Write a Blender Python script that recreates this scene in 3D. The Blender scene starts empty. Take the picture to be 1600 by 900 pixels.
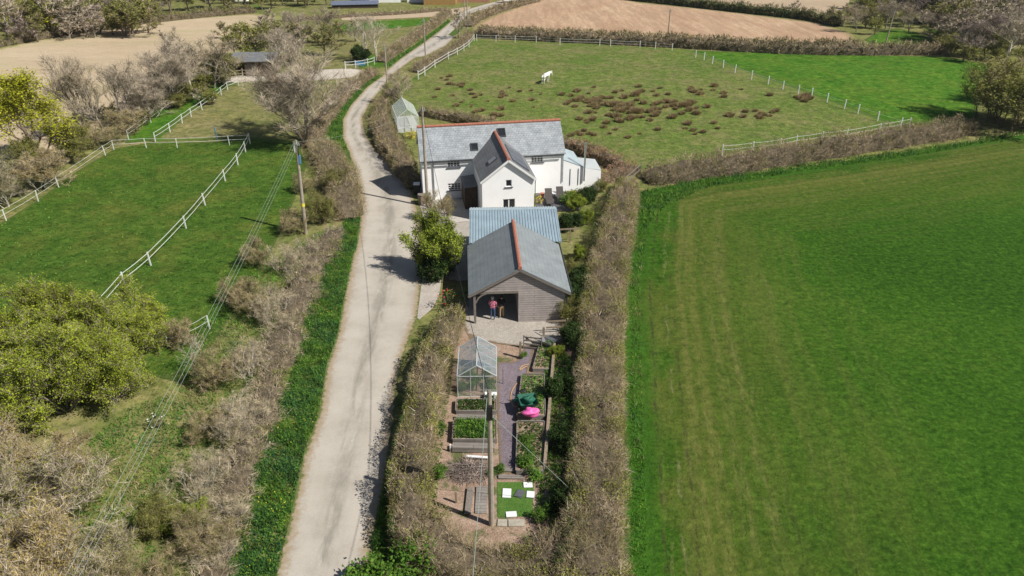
import bpy, math, numpy as np
from mathutils import Vector, Matrix
R=math.radians
scene=bpy.context.scene; COL=scene.collection
# ---------------------------------------------------------------- camera, sky, sun, exposure
FPX,PITCH,CH=1200.,R(29),27.
cd=bpy.data.cameras.new('camera'); cam=bpy.data.objects.new('camera',cd); COL.objects.link(cam)
cd.sensor_width=36; cd.lens=36*FPX/1600; cd.clip_end=4000; cd.clip_start=.5
cam.location=(0,0,CH); cam.rotation_euler=(R(90)-PITCH,0,0); scene.camera=cam
w=bpy.data.worlds.new('World'); scene.world=w; w.use_nodes=True
wn=w.node_tree; bg=wn.nodes['Background']; sky=wn.nodes.new('ShaderNodeTexSky'); sky.sky_type='NISHITA'
sky.sun_disc=False; sky.sun_elevation=R(47); sky.sun_rotation=R(116); sky.altitude=100
wn.links.new(sky.outputs[0],bg.inputs[0]); bg.inputs[1].default_value=.05
sd=bpy.data.lights.new('sun','SUN'); sd.energy=5.0; sd.angle=R(.53); sd.color=(1,.955,.88)
sun=bpy.data.objects.new('sun',sd); COL.objects.link(sun)
SUNV=Vector((.895*math.cos(R(47)),-.445*math.cos(R(47)),math.sin(R(47))))
sun.rotation_euler=SUNV.to_track_quat('Z','Y').to_euler()
vs=scene.view_settings; vs.view_transform='Standard'; vs.look='None'; vs.exposure=.2; vs.gamma=1
# ---------------------------------------------------------------- terrain and pixel -> ground
KN=[(-200,0),(115,0),(230,-5.75),(330,-4.0),(600,30),(1500,120)]
def hz(Y):
    for (a,za),(b,zb) in zip(KN,KN[1:]):
        if Y<=b: return za+(zb-za)*(Y-a)/(b-a)
    return KN[-1][1]
def at(x,y,z=0.):
    """ground point (or point z above ground) that lies on the viewing ray of photo pixel x,y"""
    u=(x-800)/FPX; v=(y-450)/FPX
    d=(u,math.cos(PITCH)-v*math.sin(PITCH),-math.sin(PITCH)-v*math.cos(PITCH))
    t=1.;
    lo,hi=1.,3000.
    f=lambda t:CH+d[2]*t-hz(d[1]*t)-z
    step=2.;t=5.
    while t<2500 and f(t)>0: t+=step
    lo,hi=t-step,t
    for _ in range(30):
        m=(lo+hi)/2
        if f(m)>0: lo=m
        else: hi=m
    return (d[0]*lo,d[1]*lo)
def at3(x,y,z=0.,dz=0.):
    p=at(x,y,z); return Vector((p[0],p[1],hz(p[1])+z+dz))
def ats(pts,z=0.): return [at(p[0],p[1],z) for p in pts]
# ---------------------------------------------------------------- materials
class NT:
    def __init__(s,name):
        s.m=bpy.data.materials.new(name); s.m.use_nodes=True; s.t=s.m.node_tree; s.t.nodes.clear()
        s.out=s.n('ShaderNodeOutputMaterial'); s.tc=s.n('ShaderNodeTexCoord'); s.geo=None
    def n(s,t,**k):
        o=s.t.nodes.new(t)
        for a,b in k.items(): setattr(o,a,b)
        return o
    def l(s,a,b): s.t.links.new(a,b)
    def set(s,sock,v):
        if hasattr(v,'is_output') or hasattr(v,'links'): s.l(v,sock)
        else: sock.default_value=v if not (isinstance(v,tuple) and len(v)==3 and sock.type=='RGBA') else (*v,1)
    def obj(s): return s.tc.outputs['Object']
    def map(s,vec,scale=(1,1,1),rot=(0,0,0)):
        o=s.n('ShaderNodeMapping'); s.l(vec,o.inputs[0]); o.inputs['Scale'].default_value=scale; o.inputs['Rotation'].default_value=rot; return o.outputs[0]
    def noise(s,scale,detail=4,rough=.6,vec=None,dist=0):
        o=s.n('ShaderNodeTexNoise'); s.l(vec or s.obj(),o.inputs['Vector']); o.inputs['Scale'].default_value=scale
        o.inputs['Detail'].default_value=detail; o.inputs['Roughness'].default_value=rough; o.inputs['Distortion'].default_value=dist; return o.outputs['Fac']
    def ramp(s,f,st,interp='LINEAR'):
        o=s.n('ShaderNodeValToRGB'); s.set(o.inputs[0],f); e=o.color_ramp.elements; o.color_ramp.interpolation=interp
        while len(e)<len(st): e.new(.5)
        for i,(p,c) in enumerate(st): e[i].position=p; e[i].color=(*c,1) if isinstance(c,tuple) else (c,c,c,1)
        return o.outputs[0]
    def mix(s,f,a,b,mode='MIX'):
        o=s.n('ShaderNodeMix',data_type='RGBA',blend_type=mode); s.set(o.inputs[0],f); s.set(o.inputs[6],a); s.set(o.inputs[7],b); return o.outputs[2]
    def math(s,op,a,b=0.,c=None):
        o=s.n('ShaderNodeMath',operation=op); s.set(o.inputs[0],a); s.set(o.inputs[1],b)
        if c is not None: s.set(o.inputs[2],c)
        return o.outputs[0]
    def attr(s,name): o=s.n('ShaderNodeAttribute',attribute_name=name); return o.outputs['Fac']
    def island(s): o=s.n('ShaderNodeNewGeometry'); return o.outputs['Random Per Island']
    def orand(s): o=s.n('ShaderNodeObjectInfo'); return o.outputs['Random']
    def bump(s,h,st=.5,d=.05):
        o=s.n('ShaderNodeBump'); s.l(h,o.inputs['Height']); o.inputs['Strength'].default_value=st; o.inputs['Distance'].default_value=d; return o.outputs[0]
    def pbr(s,col,rough=.9,nrm=None,metal=0,spec=.2,alpha=None,trans=0):
        o=s.n('ShaderNodeBsdfPrincipled'); s.set(o.inputs['Base Color'],col); s.set(o.inputs['Roughness'],rough)
        o.inputs['Metallic'].default_value=metal; o.inputs['Specular IOR Level'].default_value=spec
        if trans: o.inputs['Transmission Weight'].default_value=trans
        if nrm is not None: s.l(nrm,o.inputs['Normal'])
        s.l(o.outputs[0],s.out.inputs[0]); return o
M={}
def m_plain(name,c,rough=.8,var=.25,sc=6,metal=0,spec=.3,bump=.0):
    t=NT(name); n=t.noise(sc,5,.65)
    col=t.mix(t.ramp(n,[(.3,0.),(.7,1.)]),tuple(x*(1-var) for x in c),tuple(min(1,x*(1+var)) for x in c))
    t.pbr(col,rough,t.bump(n,bump,.02) if bump else None,metal,spec); M[name]=t.m
def m_ground(name,cols,big=.12,mid=1.1,fine=9,edge=None,ew=.5,stripe=None,bump=.6,bd=.06,fineamt=.45,stretch=None,extra=None,mscale=.5,pale=None):
    """mottled ground: cols = 3-4 colours spread by patchy noise; edge = colour creeping in from the border"""
    t=NT(name); v=t.obj()
    if stretch: v=t.map(v,*stretch)
    nb=t.noise(big,5,.6,v,.6); nm=t.noise(mid,5,.7,v,.3); nf=t.noise(fine,4,.75)
    f=t.math('ADD',t.math('MULTIPLY',nb,1-mscale),t.math('MULTIPLY',nm,mscale))
    k=len(cols); col=t.ramp(f,[(.39+.22*i/(k-1),c) for i,c in enumerate(cols)])
    col=t.mix(fineamt,col,t.ramp(nf,[(.3,tuple(x*.35 for x in cols[0])),(.5,cols[len(cols)//2]),(.72,tuple(min(1,x*1.7) for x in cols[-1]))]))
    if extra: col=extra(t,col)
    if pale: col=t.mix(t.ramp(t.noise(.2,7,.7,None,.8),[(.47,0.),(.64,.7)]),col,pale); col=t.mix(t.ramp(t.noise(2.3,5,.75,v),[(.36,.75),(.49,0.)]),col,tuple(x*.5 for x in cols[0])); col=t.mix(1.,col,t.ramp(t.noise(.9,6,.7,v,.5),[(.36,(.72,.76,.72)),(.5,(1.,1.,1.)),(.64,(1.35,1.28,1.3))]),'MULTIPLY')
    if edge is not None:
        d=t.attr('d'); e=t.math('ADD',t.math('DIVIDE',d,ew),t.math('MULTIPLY',t.math('SUBTRACT',t.noise(2.2,5,.7),.5),1.8))
        col=t.mix(t.ramp(e,[(.25,1.),(.6,0.)]),col,edge)
    h=t.math('ADD',nm,t.math('MULTIPLY',nf,.6))
    t.pbr(col,.95,t.bump(h,bump,bd),spec=.08); M[name]=t.m
def m_leaf(name,cols,patch=None,psc=.5,trans=.25,rough=.75,pcov=.5):
    """leaves and twigs: each island its own colour, whole plants varied a little"""
    t=NT(name); r=t.island(); k=len(cols)
    col=t.ramp(r,[(i/(k-1),c) for i,c in enumerate(cols)]); col=t.mix(1.,col,t.ramp(t.noise(1.6,4,.65),[(.37,(.5,.48,.45)),(.5,(1.,1.,1.)),(.64,(1.5,1.46,1.38))]),'MULTIPLY')
    if patch is not None: col=t.mix(t.ramp(t.noise(psc,4,.6),[(pcov-.07,0.),(pcov+.1,.75)]),col,patch)
    o=t.orand(); col=t.mix(t.math('MULTIPLY',o,.35),col,tuple(c*.55 for c in cols[k//2]))
    d=t.n('ShaderNodeBsdfPrincipled'); t.l(col,d.inputs['Base Color']); d.inputs['Roughness'].default_value=rough; d.inputs['Specular IOR Level'].default_value=.12
    if trans:
        tr=t.n('ShaderNodeBsdfTranslucent'); t.l(col,tr.inputs[0]); mx=t.n('ShaderNodeMixShader'); mx.inputs[0].default_value=trans
        t.l(d.outputs[0],mx.inputs[1]); t.l(tr.outputs[0],mx.inputs[2]); t.l(mx.outputs[0],t.out.inputs[0])
    else: t.l(d.outputs[0],t.out.inputs[0])
    M[name]=t.m
def m_brick(name,c1,c2,mortar,bw=.3,bh=.2,ms=.01,rough=.85,bump=.3,var=None,off=.5):
    t=NT(name); uv=t.tc.outputs['UV']; b=t.n('ShaderNodeTexBrick'); t.l(uv,b.inputs[0]); b.offset=off
    for i,c in ((1,c1),(2,c2),(3,mortar)): b.inputs[i].default_value=(*c,1)
    b.inputs['Scale'].default_value=1; b.inputs['Brick Width'].default_value=bw; b.inputs['Row Height'].default_value=bh; b.inputs['Mortar Size'].default_value=ms
    n=t.noise(1.2,6,.7); n2=t.noise(9,4,.7)
    col=t.mix(.5,b.outputs[0],t.ramp(n,[(.3,tuple(x*.7 for x in c1)),(.7,tuple(min(1,x*1.25) for x in c2))]))
    if var: col=t.mix(t.ramp(n2,[(.55,0.),(.75,.6)]),col,var)
    h=t.math('ADD',b.outputs['Fac'],t.math('MULTIPLY',n2,-.3)); t.pbr(col,rough,t.bump(h,-bump,.02),spec=.25); M[name]=t.m
G=(.052,.115,.016)
m_ground('rough_ground',[(.09,.13,.028),(.13,.17,.038),(.20,.20,.065),(.27,.225,.12)],.25,1.4,12,fineamt=.35,pale=(.26,.225,.11))
def tram(t,col):   # pale worn tyre lines and dark ruts that follow the hedge round the headland
    d=t.attr('d'); sx=t.n('ShaderNodeSeparateXYZ'); t.l(t.obj(),sx.inputs[0]); cx=t.n('ShaderNodeCombineXYZ')
    wob=t.math('MULTIPLY',t.noise(.18,3,.5),1.2)
    t.l(t.math('ADD',d,wob),cx.inputs[0]); t.l(t.math('MULTIPLY',sx.outputs[1],.045),cx.inputs[1]); t.l(t.math('MULTIPLY',sx.outputs[0],.045),cx.inputs[2])
    s=t.noise(.85,5,.62,cx.outputs[0]); s2=t.noise(2.6,4,.6,cx.outputs[0])
    near=t.ramp(t.math('DIVIDE',d,18.),[(.04,0.),(.10,1.),(.45,.9),(1.,0.)])
    brk=t.ramp(t.noise(1.7,4,.7),[(.35,0.),(.6,1.)])
    ol=t.ramp(t.math('DIVIDE',t.math('ADD',d,t.math('MULTIPLY',t.math('SUBTRACT',t.noise(.12,4,.6),.5),16.)),26.),[(.03,0.),(.12,.8),(.24,.6),(.55,0.)]); col=t.mix(t.math('MULTIPLY',ol,t.ramp(t.noise(1.3,5,.7),[(.3,.45),(.65,1.)])),col,(.10,.118,.022))
    col=t.mix(t.math('MULTIPLY',t.math('MULTIPLY',near,t.ramp(s,[(.47,0.),(.68,.7)])),.75),col,(.13,.135,.035))
    col=t.mix(t.math('MULTIPLY',t.math('MULTIPLY',near,brk),t.ramp(s2,[(.60,0.),(.70,.5)])),col,(.21,.18,.075))
    col=t.mix(t.math('MULTIPLY',t.math('MULTIPLY',near,brk),t.ramp(s2,[(.29,.7),(.36,0.)])),col,(.035,.045,.015))
    col=t.mix(t.ramp(t.noise(2.1,5,.75),[(.34,.5),(.46,0.)]),col,(.012,.035,.004))
    w2=t.math('ADD',d,t.math('MULTIPLY',t.math('SUBTRACT',t.noise(.25,3,.5),.5),.5)); vs_=t.map(t.obj(),(1.6,.35,1))
    for c0,wd,cc,th_,am in ((1.75,.13,(.045,.04,.02),.50,.85),(2.7,.2,(.23,.20,.10),.55,.5),(3.25,.13,(.05,.05,.02),.50,.7),(3.8,.35,(.16,.155,.045),.44,.5),(4.6,.5,(.15,.15,.04),.44,.5),(5.7,.4,(.15,.155,.045),.48,.4),(6.8,.35,(.16,.155,.05),.5,.4),(1.2,.2,(.03,.07,.01),.42,.5)):
        b_=t.ramp(t.math('DIVIDE',t.math('ABSOLUTE',t.math('SUBTRACT',w2,c0)),wd),[(.3,1.),(1.,0.)]); col=t.mix(t.math('MULTIPLY',t.math('MULTIPLY',b_,am),t.ramp(t.noise(1.4+c0*.1,5,.7,vs_),[(th_-.04,0.),(th_+.08,1.)])),col,cc)
    col=t.mix(1.,col,t.ramp(t.noise(1.5,6,.75,t.map(t.obj(),(1,1.6,1))),[(.36,(.74,.77,.74)),(.5,(1.,1.,1.)),(.64,(1.28,1.22,1.25))]),'MULTIPLY')
    edge=t.ramp(t.math('DIVIDE',t.math('ADD',d,wob),4.),[(.3,1.),(.65,0.)])
    col=t.mix(t.math('MULTIPLY',edge,t.ramp(t.noise(1.1,6,.75),[(.38,0.),(.62,.8)])),col,(.05,.14,.015))
    return col
m_ground('ley_grass',[(.017,.060,.004),(.025,.078,.005),(.038,.100,.008),(.065,.125,.013)],.07,1.0,3.2,extra=tram,bump=1.2,bd=.12,mscale=.45,fineamt=.5)
m_ground('paddock_grass',[(.026,.075,.008),(.045,.110,.012),(.07,.14,.018),(.12,.165,.028)],.25,1.1,6,bump=1.2,bd=.15,edge=(.09,.13,.03),ew=.6,fineamt=.45,stretch=((1,1.3,1),(0,0,.4)),pale=(.135,.155,.03))
m_ground('bright_grass',[(.030,.115,.008),(.048,.15,.011),(.07,.175,.015),(.11,.18,.022)],.12,.9,6,bump=.8,bd=.1,edge=(.08,.12,.03),ew=1.,fineamt=.35,pale=(.11,.165,.022))
m_ground('grazed_grass',[(.12,.155,.042),(.165,.18,.06),(.20,.19,.07),(.235,.205,.09)],.16,1.1,7,bump=.8,bd=.1,edge=(.08,.16,.02),ew=1.,fineamt=.4,pale=(.26,.22,.11))
m_ground('rough_pasture',[(.06,.145,.016),(.10,.17,.028),(.15,.185,.045),(.22,.205,.085)],.12,1.0,5,bump=1.,bd=.15,edge=(.10,.17,.03),ew=1.5,fineamt=.4,mscale=.55,pale=(.22,.195,.09))
m_ground('stubble',[(.42,.33,.21),(.47,.37,.25),(.50,.40,.275),(.55,.45,.31)],.035,.5,4,stretch=((1,3.,1),(0,0,-.25)),bump=.5,edge=(.25,.25,.09),ew=4,fineamt=.15,
   extra=lambda t,c:t.mix(t.ramp(t.noise(.03,4,.6,t.map(t.obj(),(1,4,1),(0,0,-.35))),[(.5,0.),(.72,.55)]),c,(.31,.31,.13)))
m_ground('ploughed',[(.36,.225,.14),(.42,.275,.18),(.49,.335,.22),(.56,.43,.28)],.05,.6,4,stretch=((3,.6,1),(0,0,.6)),bump=.8,fineamt=.25,edge=(.25,.22,.10),ew=2.5,
   extra=lambda t,c:t.mix(t.ramp(t.noise(1.1,2,.5,t.map(t.obj(),(1,.06,1),(0,0,.5))),[(.44,0.),(.6,.4)]),c,(.30,.20,.13)))
m_ground('red_soil',[(.46,.26,.17),(.52,.30,.20),(.56,.35,.25)],.05,.6,4,fineamt=.15)
m_ground('tan_soil',[(.38,.29,.20),(.45,.35,.24),(.5,.39,.28)],.05,.6,4,fineamt=.2)
m_ground('track_stone',[(.40,.35,.28),(.50,.45,.38),(.62,.57,.5)],.5,2,14,fineamt=.3,edge=(.16,.15,.06),ew=.8,bump=.5)
m_ground('earth',[(.15,.10,.065),(.25,.17,.12),(.35,.245,.18),(.44,.33,.26)],.5,2.2,14,fineamt=.5,
   extra=lambda t,c:t.mix(t.ramp(t.noise(.8,4,.65),[(.54,0.),(.64,.8)]),c,(.07,.11,.025)),bump=.9)
m_ground('slate_chip',[(.13,.105,.12),(.20,.165,.185),(.27,.225,.25)],.6,4,26,fineamt=.55,bump=1.,edge=(.20,.15,.10),ew=.25)
m_ground('gravel',[(.30,.27,.235),(.38,.345,.30),(.46,.42,.37)],.5,3,22,fineamt=.45,bump=.9,edge=(.2,.15,.10),ew=.5)
m_ground('turf',[(.05,.12,.02),(.075,.16,.03),(.11,.18,.04)],1.,3,18,fineamt=.4)
m_ground('dark_paving',[(.075,.075,.08),(.11,.11,.115),(.15,.15,.15)],.6,3,18,fineamt=.3)
m_ground('pale_paving',[(.38,.35,.31),(.47,.44,.4),(.53,.5,.46)],.6,3,18,fineamt=.2,edge=(.2,.17,.12),ew=.15)
def lane():
    t=NT('lane_surface'); d=t.attr('d'); c=t.attr('c'); nb=t.noise(.5,5,.65); nf=t.noise(24,4,.8); nm=t.noise(3,5,.7)
    col=t.ramp(nb,[(.36,(.36,.32,.265)),(.5,(.44,.40,.34)),(.64,(.49,.45,.39))])
    col=t.mix(.32,col,t.ramp(nf,[(.3,(.20,.18,.15)),(.5,(.41,.37,.32)),(.72,(.62,.58,.52))]))
    # worn darker centre, broken into patches along the lane
    v=t.map(t.obj(),(1,.22,1),(0,0,.12)); pn=t.noise(1.1,5,.7,v)
    mid=t.ramp(c,[(.10,1.),(.24,0.)]); col=t.mix(t.math('MULTIPLY',mid,t.ramp(pn,[(.40,0.),(.56,.85)])),col,(.26,.24,.20))
    wheel=t.ramp(c,[(.3,0.),(.45,.35),(.62,.35),(.8,0.)]); col=t.mix(wheel,col,(.51,.465,.40))
    col=t.mix(t.ramp(t.noise(.9,5,.7),[(.6,0.),(.7,.35)]),col,(.33,.31,.28))
    e=t.math('ADD',t.math('DIVIDE',d,.8),t.math('MULTIPLY',t.math('SUBTRACT',nm,.5),1.5))
    col=t.mix(t.ramp(e,[(.3,.9),(.75,0.)]),col,(.33,.255,.165))
    e2=t.math('ADD',t.math('DIVIDE',d,.3),t.math('MULTIPLY',t.math('SUBTRACT',nm,.5),2.6)); col=t.mix(t.ramp(e2,[(.2,.9),(.6,0.)]),col,(.10,.13,.03))
    t.pbr(col,.9,t.bump(nf,.5,.02),spec=.2); M['lane_surface']=t.m
lane()
m_plain('whitewash',(.92,.92,.91),.9,.045,.9); m_plain('white_paint',(.78,.78,.76),.6,.04); m_plain('glass_dark',(.02,.023,.027),.12,.3,3,spec=.6)
m_plain('dark_metal',(.05,.052,.055),.5,.2); m_plain('steel',(.45,.46,.47),.35,.1,metal=.7); m_plain('terracotta',(.38,.15,.10),.85,.3,9,bump=.2)
m_plain('fence_white',(.72,.73,.70),.6,.06); m_plain('post_wood',(.27,.215,.155),.9,.3,8,bump=.3); m_plain('old_wood',(.20,.175,.15),.9,.35,14,bump=.3)
m_plain('pole_wood',(.34,.295,.235),.9,.25,5,bump=.3); m_plain('wire_metal',(.30,.36,.32),.5,.1); m_plain('black_plastic',(.02,.02,.02),.5,.2)
m_plain('pink_plastic',(.80,.14,.42),.45,.2,7,bump=1.); m_plain('green_plastic',(.03,.14,.09),.5,.2); m_plain('hose_orange',(.55,.33,.14),.6,.1)
m_plain('board_white',(.74,.74,.74),.7,.04); m_plain('slate_board',(.10,.105,.115),.6,.2); m_plain('rattan',(.075,.065,.06),.8,.3,20)
m_plain('blue_paint',(.10,.25,.42),.5,.1); m_plain('yellow_paint',(.75,.62,.08),.5,.05); m_plain('stone_slab',(.36,.33,.27),.9,.2,5,bump=.3)
m_plain('alu',(.62,.66,.65),.45,.05,metal=.3); m_plain('greenhouse_paint',(.60,.64,.57),.6,.06); m_plain('dark_stone',(.07,.05,.035),.9,.5,5,bump=.8)
m_plain('bark_grey',(.27,.235,.19),.95,.4,5,bump=.5); m_plain('bark_pale',(.50,.45,.37),.95,.3,5,bump=.4); m_plain('bark_brown',(.15,.115,.08),.95,.4,5,bump=.5)
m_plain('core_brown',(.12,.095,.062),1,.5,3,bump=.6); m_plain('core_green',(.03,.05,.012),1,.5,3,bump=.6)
m_plain('barn_ochre',(.36,.22,.08),.8,.15,2); m_plain('brick_red',(.38,.2,.13),.9,.15,2); m_plain('panel_blue',(.13,.15,.21),.5,.2,2)
m_plain('solar',(.035,.04,.06),.15,.3,1,spec=.6); m_plain('skin',(.48,.30,.22),.6,.05); m_plain('denim',(.05,.085,.17),.85,.15); m_plain('tan_cloth',(.36,.25,.14),.85,.1)
m_plain('black_cloth',(.015,.015,.018),.9,.2); m_plain('hair_grey',(.5,.48,.45),.8,.2); m_plain('hair_dark',(.04,.03,.02),.8,.2); m_plain('horse_white',(.80,.78,.74),.8,.05)
m_plain('zinc',(.38,.45,.48),.5,.08,2,metal=.1); m_plain('blue_sheet',(.28,.365,.42),.55,.14,1.1,metal=.1,spec=.35); m_plain('stable_wood',(.12,.085,.065),.9,.2,3)
m_brick('slate',(.21,.235,.26),(.37,.395,.415),(.09,.10,.11),.30,.22,.018,rough=.6,var=(.34,.35,.30))
m_brick('slate_dark',(.16,.165,.17),(.21,.215,.22),(.08,.08,.08),.30,.30,.02,rough=.6)
m_brick('slate_new',(.21,.235,.245),(.245,.27,.28),(.11,.125,.13),.34,.30,.014,rough=.6,off=.5)
m_brick('boarding',(.34,.30,.285),(.45,.40,.375),(.07,.06,.055),4.,.17,.022,rough=.85,bump=.6,var=(.36,.31,.30))
m_brick('setts',(.42,.37,.32),(.50,.45,.40),(.22,.2,.17),.2,.2,.018,rough=.9,off=.5)
m_brick('planks',(.20,.18,.16),(.27,.245,.22),(.05,.04,.03),2.,.2,.016,rough=.9,off=.5)
def plaid():
    t=NT('plaid'); v=t.n('ShaderNodeTexChecker'); t.l(t.obj(),v.inputs[0]); v.inputs['Scale'].default_value=11
    col=t.mix(v.outputs[1],(.42,.05,.10),(.55,.28,.36)); t.pbr(col,.9); M['plaid']=t.m
plaid()
def glass():
    t=NT('clear_glass'); g=t.n('ShaderNodeBsdfGlossy'); g.inputs['Roughness'].default_value=.08; g.inputs[0].default_value=(.9,.95,1,1)
    tr=t.n('ShaderNodeBsdfTransparent'); tr.inputs[0].default_value=(.80,.88,.86,1); fr=t.n('ShaderNodeFresnel'); fr.inputs[0].default_value=1.6
    mx=t.n('ShaderNodeMixShader'); t.l(t.math('ADD',fr.outputs[0],.10),mx.inputs[0]); t.l(tr.outputs[0],mx.inputs[1]); t.l(g.outputs[0],mx.inputs[2]); t.l(mx.outputs[0],t.out.inputs[0]); M['clear_glass']=t.m
glass()
def shade(name,frac,col):
    t=NT(name); d=t.n('ShaderNodeBsdfDiffuse'); d.inputs[0].default_value=(*col,1); tr=t.n('ShaderNodeBsdfTransparent'); mx=t.n('ShaderNodeMixShader'); mx.inputs[0].default_value=frac
    t.l(tr.outputs[0],mx.inputs[1]); t.l(d.outputs[0],mx.inputs[2]); g=t.n('ShaderNodeBsdfGlossy'); g.inputs['Roughness'].default_value=.15; m2=t.n('ShaderNodeMixShader'); m2.inputs[0].default_value=.07
    t.l(mx.outputs[0],m2.inputs[1]); t.l(g.outputs[0],m2.inputs[2]); t.l(m2.outputs[0],t.out.inputs[0]); M[name]=t.m
shade('pale_glass',.16,(.45,.55,.62)); shade('shaded_glass',.25,(.62,.68,.64)); shade('wall_glass',.10,(.5,.58,.55))  # garden greenhouse roof: pale blue diffuse mixed into transparent glass
# twigs and leaves
m_leaf('twig_hedge',[(.19,.13,.072),(.37,.275,.175),(.52,.405,.275),(.66,.55,.40),(.29,.22,.125)],(.17,.165,.055),.45,trans=0,pcov=.5)
m_leaf('twig_red',[(.28,.155,.095),(.40,.24,.16),(.5,.33,.23),(.22,.14,.085)],trans=0)
m_leaf('twig_dark',[(.15,.12,.07),(.25,.205,.12),(.33,.27,.165),(.20,.20,.08)],(.16,.18,.045),.3,trans=0)
m_leaf('twig_grey',[(.30,.245,.18),(.43,.365,.28),(.56,.49,.39)],trans=0)
m_leaf('twig_purple',[(.22,.175,.155),(.31,.255,.225),(.4,.33,.29)],trans=0)
m_leaf('twig_ochre',[(.30,.24,.15),(.46,.385,.27),(.62,.54,.42)],trans=0)
m_leaf('leaf_ochre',[(.32,.24,.07),(.42,.32,.11),(.28,.25,.065)],trans=.25)
m_leaf('leaf_yellow',[(.32,.36,.02),(.44,.46,.03),(.55,.54,.045),(.25,.30,.02)],trans=.35)
m_leaf('leaf_spring',[(.19,.26,.02),(.31,.39,.035),(.43,.48,.05),(.12,.18,.016)],trans=.35)
m_leaf('leaf_olive',[(.16,.18,.035),(.24,.26,.055),(.33,.32,.08)],trans=.25)
m_leaf('leaf_green',[(.07,.16,.022),(.11,.23,.03),(.17,.30,.045)],trans=.3)
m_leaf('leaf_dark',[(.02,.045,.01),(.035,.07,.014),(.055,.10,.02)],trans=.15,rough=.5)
m_leaf('grass_blade',[(.07,.19,.025),(.11,.27,.035),(.17,.34,.05),(.27,.40,.07)],(.05,.17,.055),.7,trans=.3)
m_leaf('daffodil_blade',[(.04,.13,.05),(.06,.18,.07),(.08,.21,.08)],trans=.25)
m_leaf('straw_blade',[(.22,.20,.08),(.32,.27,.13),(.40,.34,.2),(.12,.17,.03)],trans=.2)
m_leaf('rush_blade',[(.28,.20,.10),(.38,.28,.15),(.46,.36,.21),(.20,.22,.07)],trans=.1)
m_leaf('petal_yellow',[(.75,.62,.03),(.8,.7,.08)],trans=.2); m_leaf('petal_red',[(.65,.05,.05),(.75,.10,.12)],trans=.2); m_leaf('petal_white',[(.7,.7,.62),(.8,.8,.75)],trans=.2)
m_leaf('gold_leaf',[(.50,.42,.06),(.62,.50,.10),(.4,.36,.08)],trans=.3)
# ---------------------------------------------------------------- mesh helpers
def tag(o,label=None,cat=None,group=None,kind=None):
    if label: o['label']=label
    if cat: o['category']=cat
    if group: o['group']=group
    if kind: o['kind']=kind
    return o
def link(o,parent=None):
    COL.objects.link(o)
    if parent: o.parent=parent
    return o
def root(name,label,cat,loc,rz=0,group=None):
    o=bpy.data.objects.new(name,None); o.location=loc; o.rotation_euler=(0,0,rz); o.empty_display_size=.3
    link(o); return tag(o,label,cat,group)
def np_mesh(name,parts,mats):
    """parts: list of (V (n,3), F (m,k), material index)"""
    me=bpy.data.meshes.new(name); parts=[p for p in parts if len(p[0]) and len(p[1])]
    nv=sum(len(p[0]) for p in parts); nl=sum(p[1].size for p in parts); nf=sum(len(p[1]) for p in parts)
    me.vertices.add(nv); me.loops.add(nl); me.polygons.add(nf)
    V=np.concatenate([np.asarray(p[0],dtype=np.float32) for p in parts]); ls=[];li=[];mi=[];ov=0;ol=0
    for v,f,m in parts:
        f=np.asarray(f); k=f.shape[1]; li.append((f+ov).ravel()); ls.append(ol+np.arange(len(f))*k); mi.append(np.full(len(f),m)); ov+=len(v); ol+=f.size
    me.vertices.foreach_set('co',V.ravel()); me.loops.foreach_set('vertex_index',np.concatenate(li).astype(np.int32))
    me.polygons.foreach_set('loop_start',np.concatenate(ls).astype(np.int32)); me.polygons.foreach_set('material_index',np.concatenate(mi).astype(np.int32))
    for m in mats: me.materials.append(M[m])
    me.update(calc_edges=True); me.validate(); return me
def rnd_unit(rg,n):
    v=rg.normal(size=(n,3)); return v/np.linalg.norm(v,axis=1,keepdims=True)
def nrm(v): return v/np.maximum(np.linalg.norm(v,axis=-1,keepdims=True),1e-9)
def tri_twigs(rg,P,D,L,W):
    n=len(P); side=nrm(np.cross(D,rnd_unit(rg,n)))*(W/2)[:,None]
    V=np.empty((n,3,3)); V[:,0]=P-side; V[:,1]=P+side; V[:,2]=P+D*L[:,None]
    return V.reshape(-1,3),np.arange(3*n).reshape(n,3)
def quad_leaves(rg,P,S,flat=0.):
    n=len(P); N=rnd_unit(rg,n); N[:,2]=np.abs(N[:,2])+flat; N=nrm(N); a=nrm(np.cross(N,rnd_unit(rg,n))); b=np.cross(N,a)
    S=S[:,None]; V=np.empty((n,4,3)); V[:,0]=P-a*S*.5; V[:,1]=P+b*S*.33; V[:,2]=P+a*S*.5; V[:,3]=P-b*S*.33
    return V.reshape(-1,3),np.arange(4*n).reshape(n,4)
def tube_np(path,radii,n=5):
    P=np.array(path,float); k=len(P); T=np.gradient(P,axis=0); T=nrm(T); up=np.array([0,0,1.]) if abs(T[0,2])<.9 else np.array([1.,0,0])
    A=nrm(np.cross(T,up)); B=np.cross(T,A); an=np.arange(n)*2*math.pi/n
    V=(P[:,None]+A[:,None]*(np.cos(an)[None,:,None]*np.array(radii)[:,None,None])+B[:,None]*(np.sin(an)[None,:,None]*np.array(radii)[:,None,None])).reshape(-1,3)
    i=np.arange(k-1)[:,None]*n; j=np.arange(n)[None,:]; j2=(j+1)%n
    F=np.stack([i+j,i+j2,i+n+j2,i+n+j],-1).reshape(-1,4); return V,F
def cat_parts(lst):
    V=[];F=[];o=0
    for v,f in lst: V.append(v);F.append(f+o);o+=len(v)
    return (np.concatenate(V),np.concatenate(F)) if V else (np.zeros((0,3)),np.zeros((0,4),int))
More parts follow.
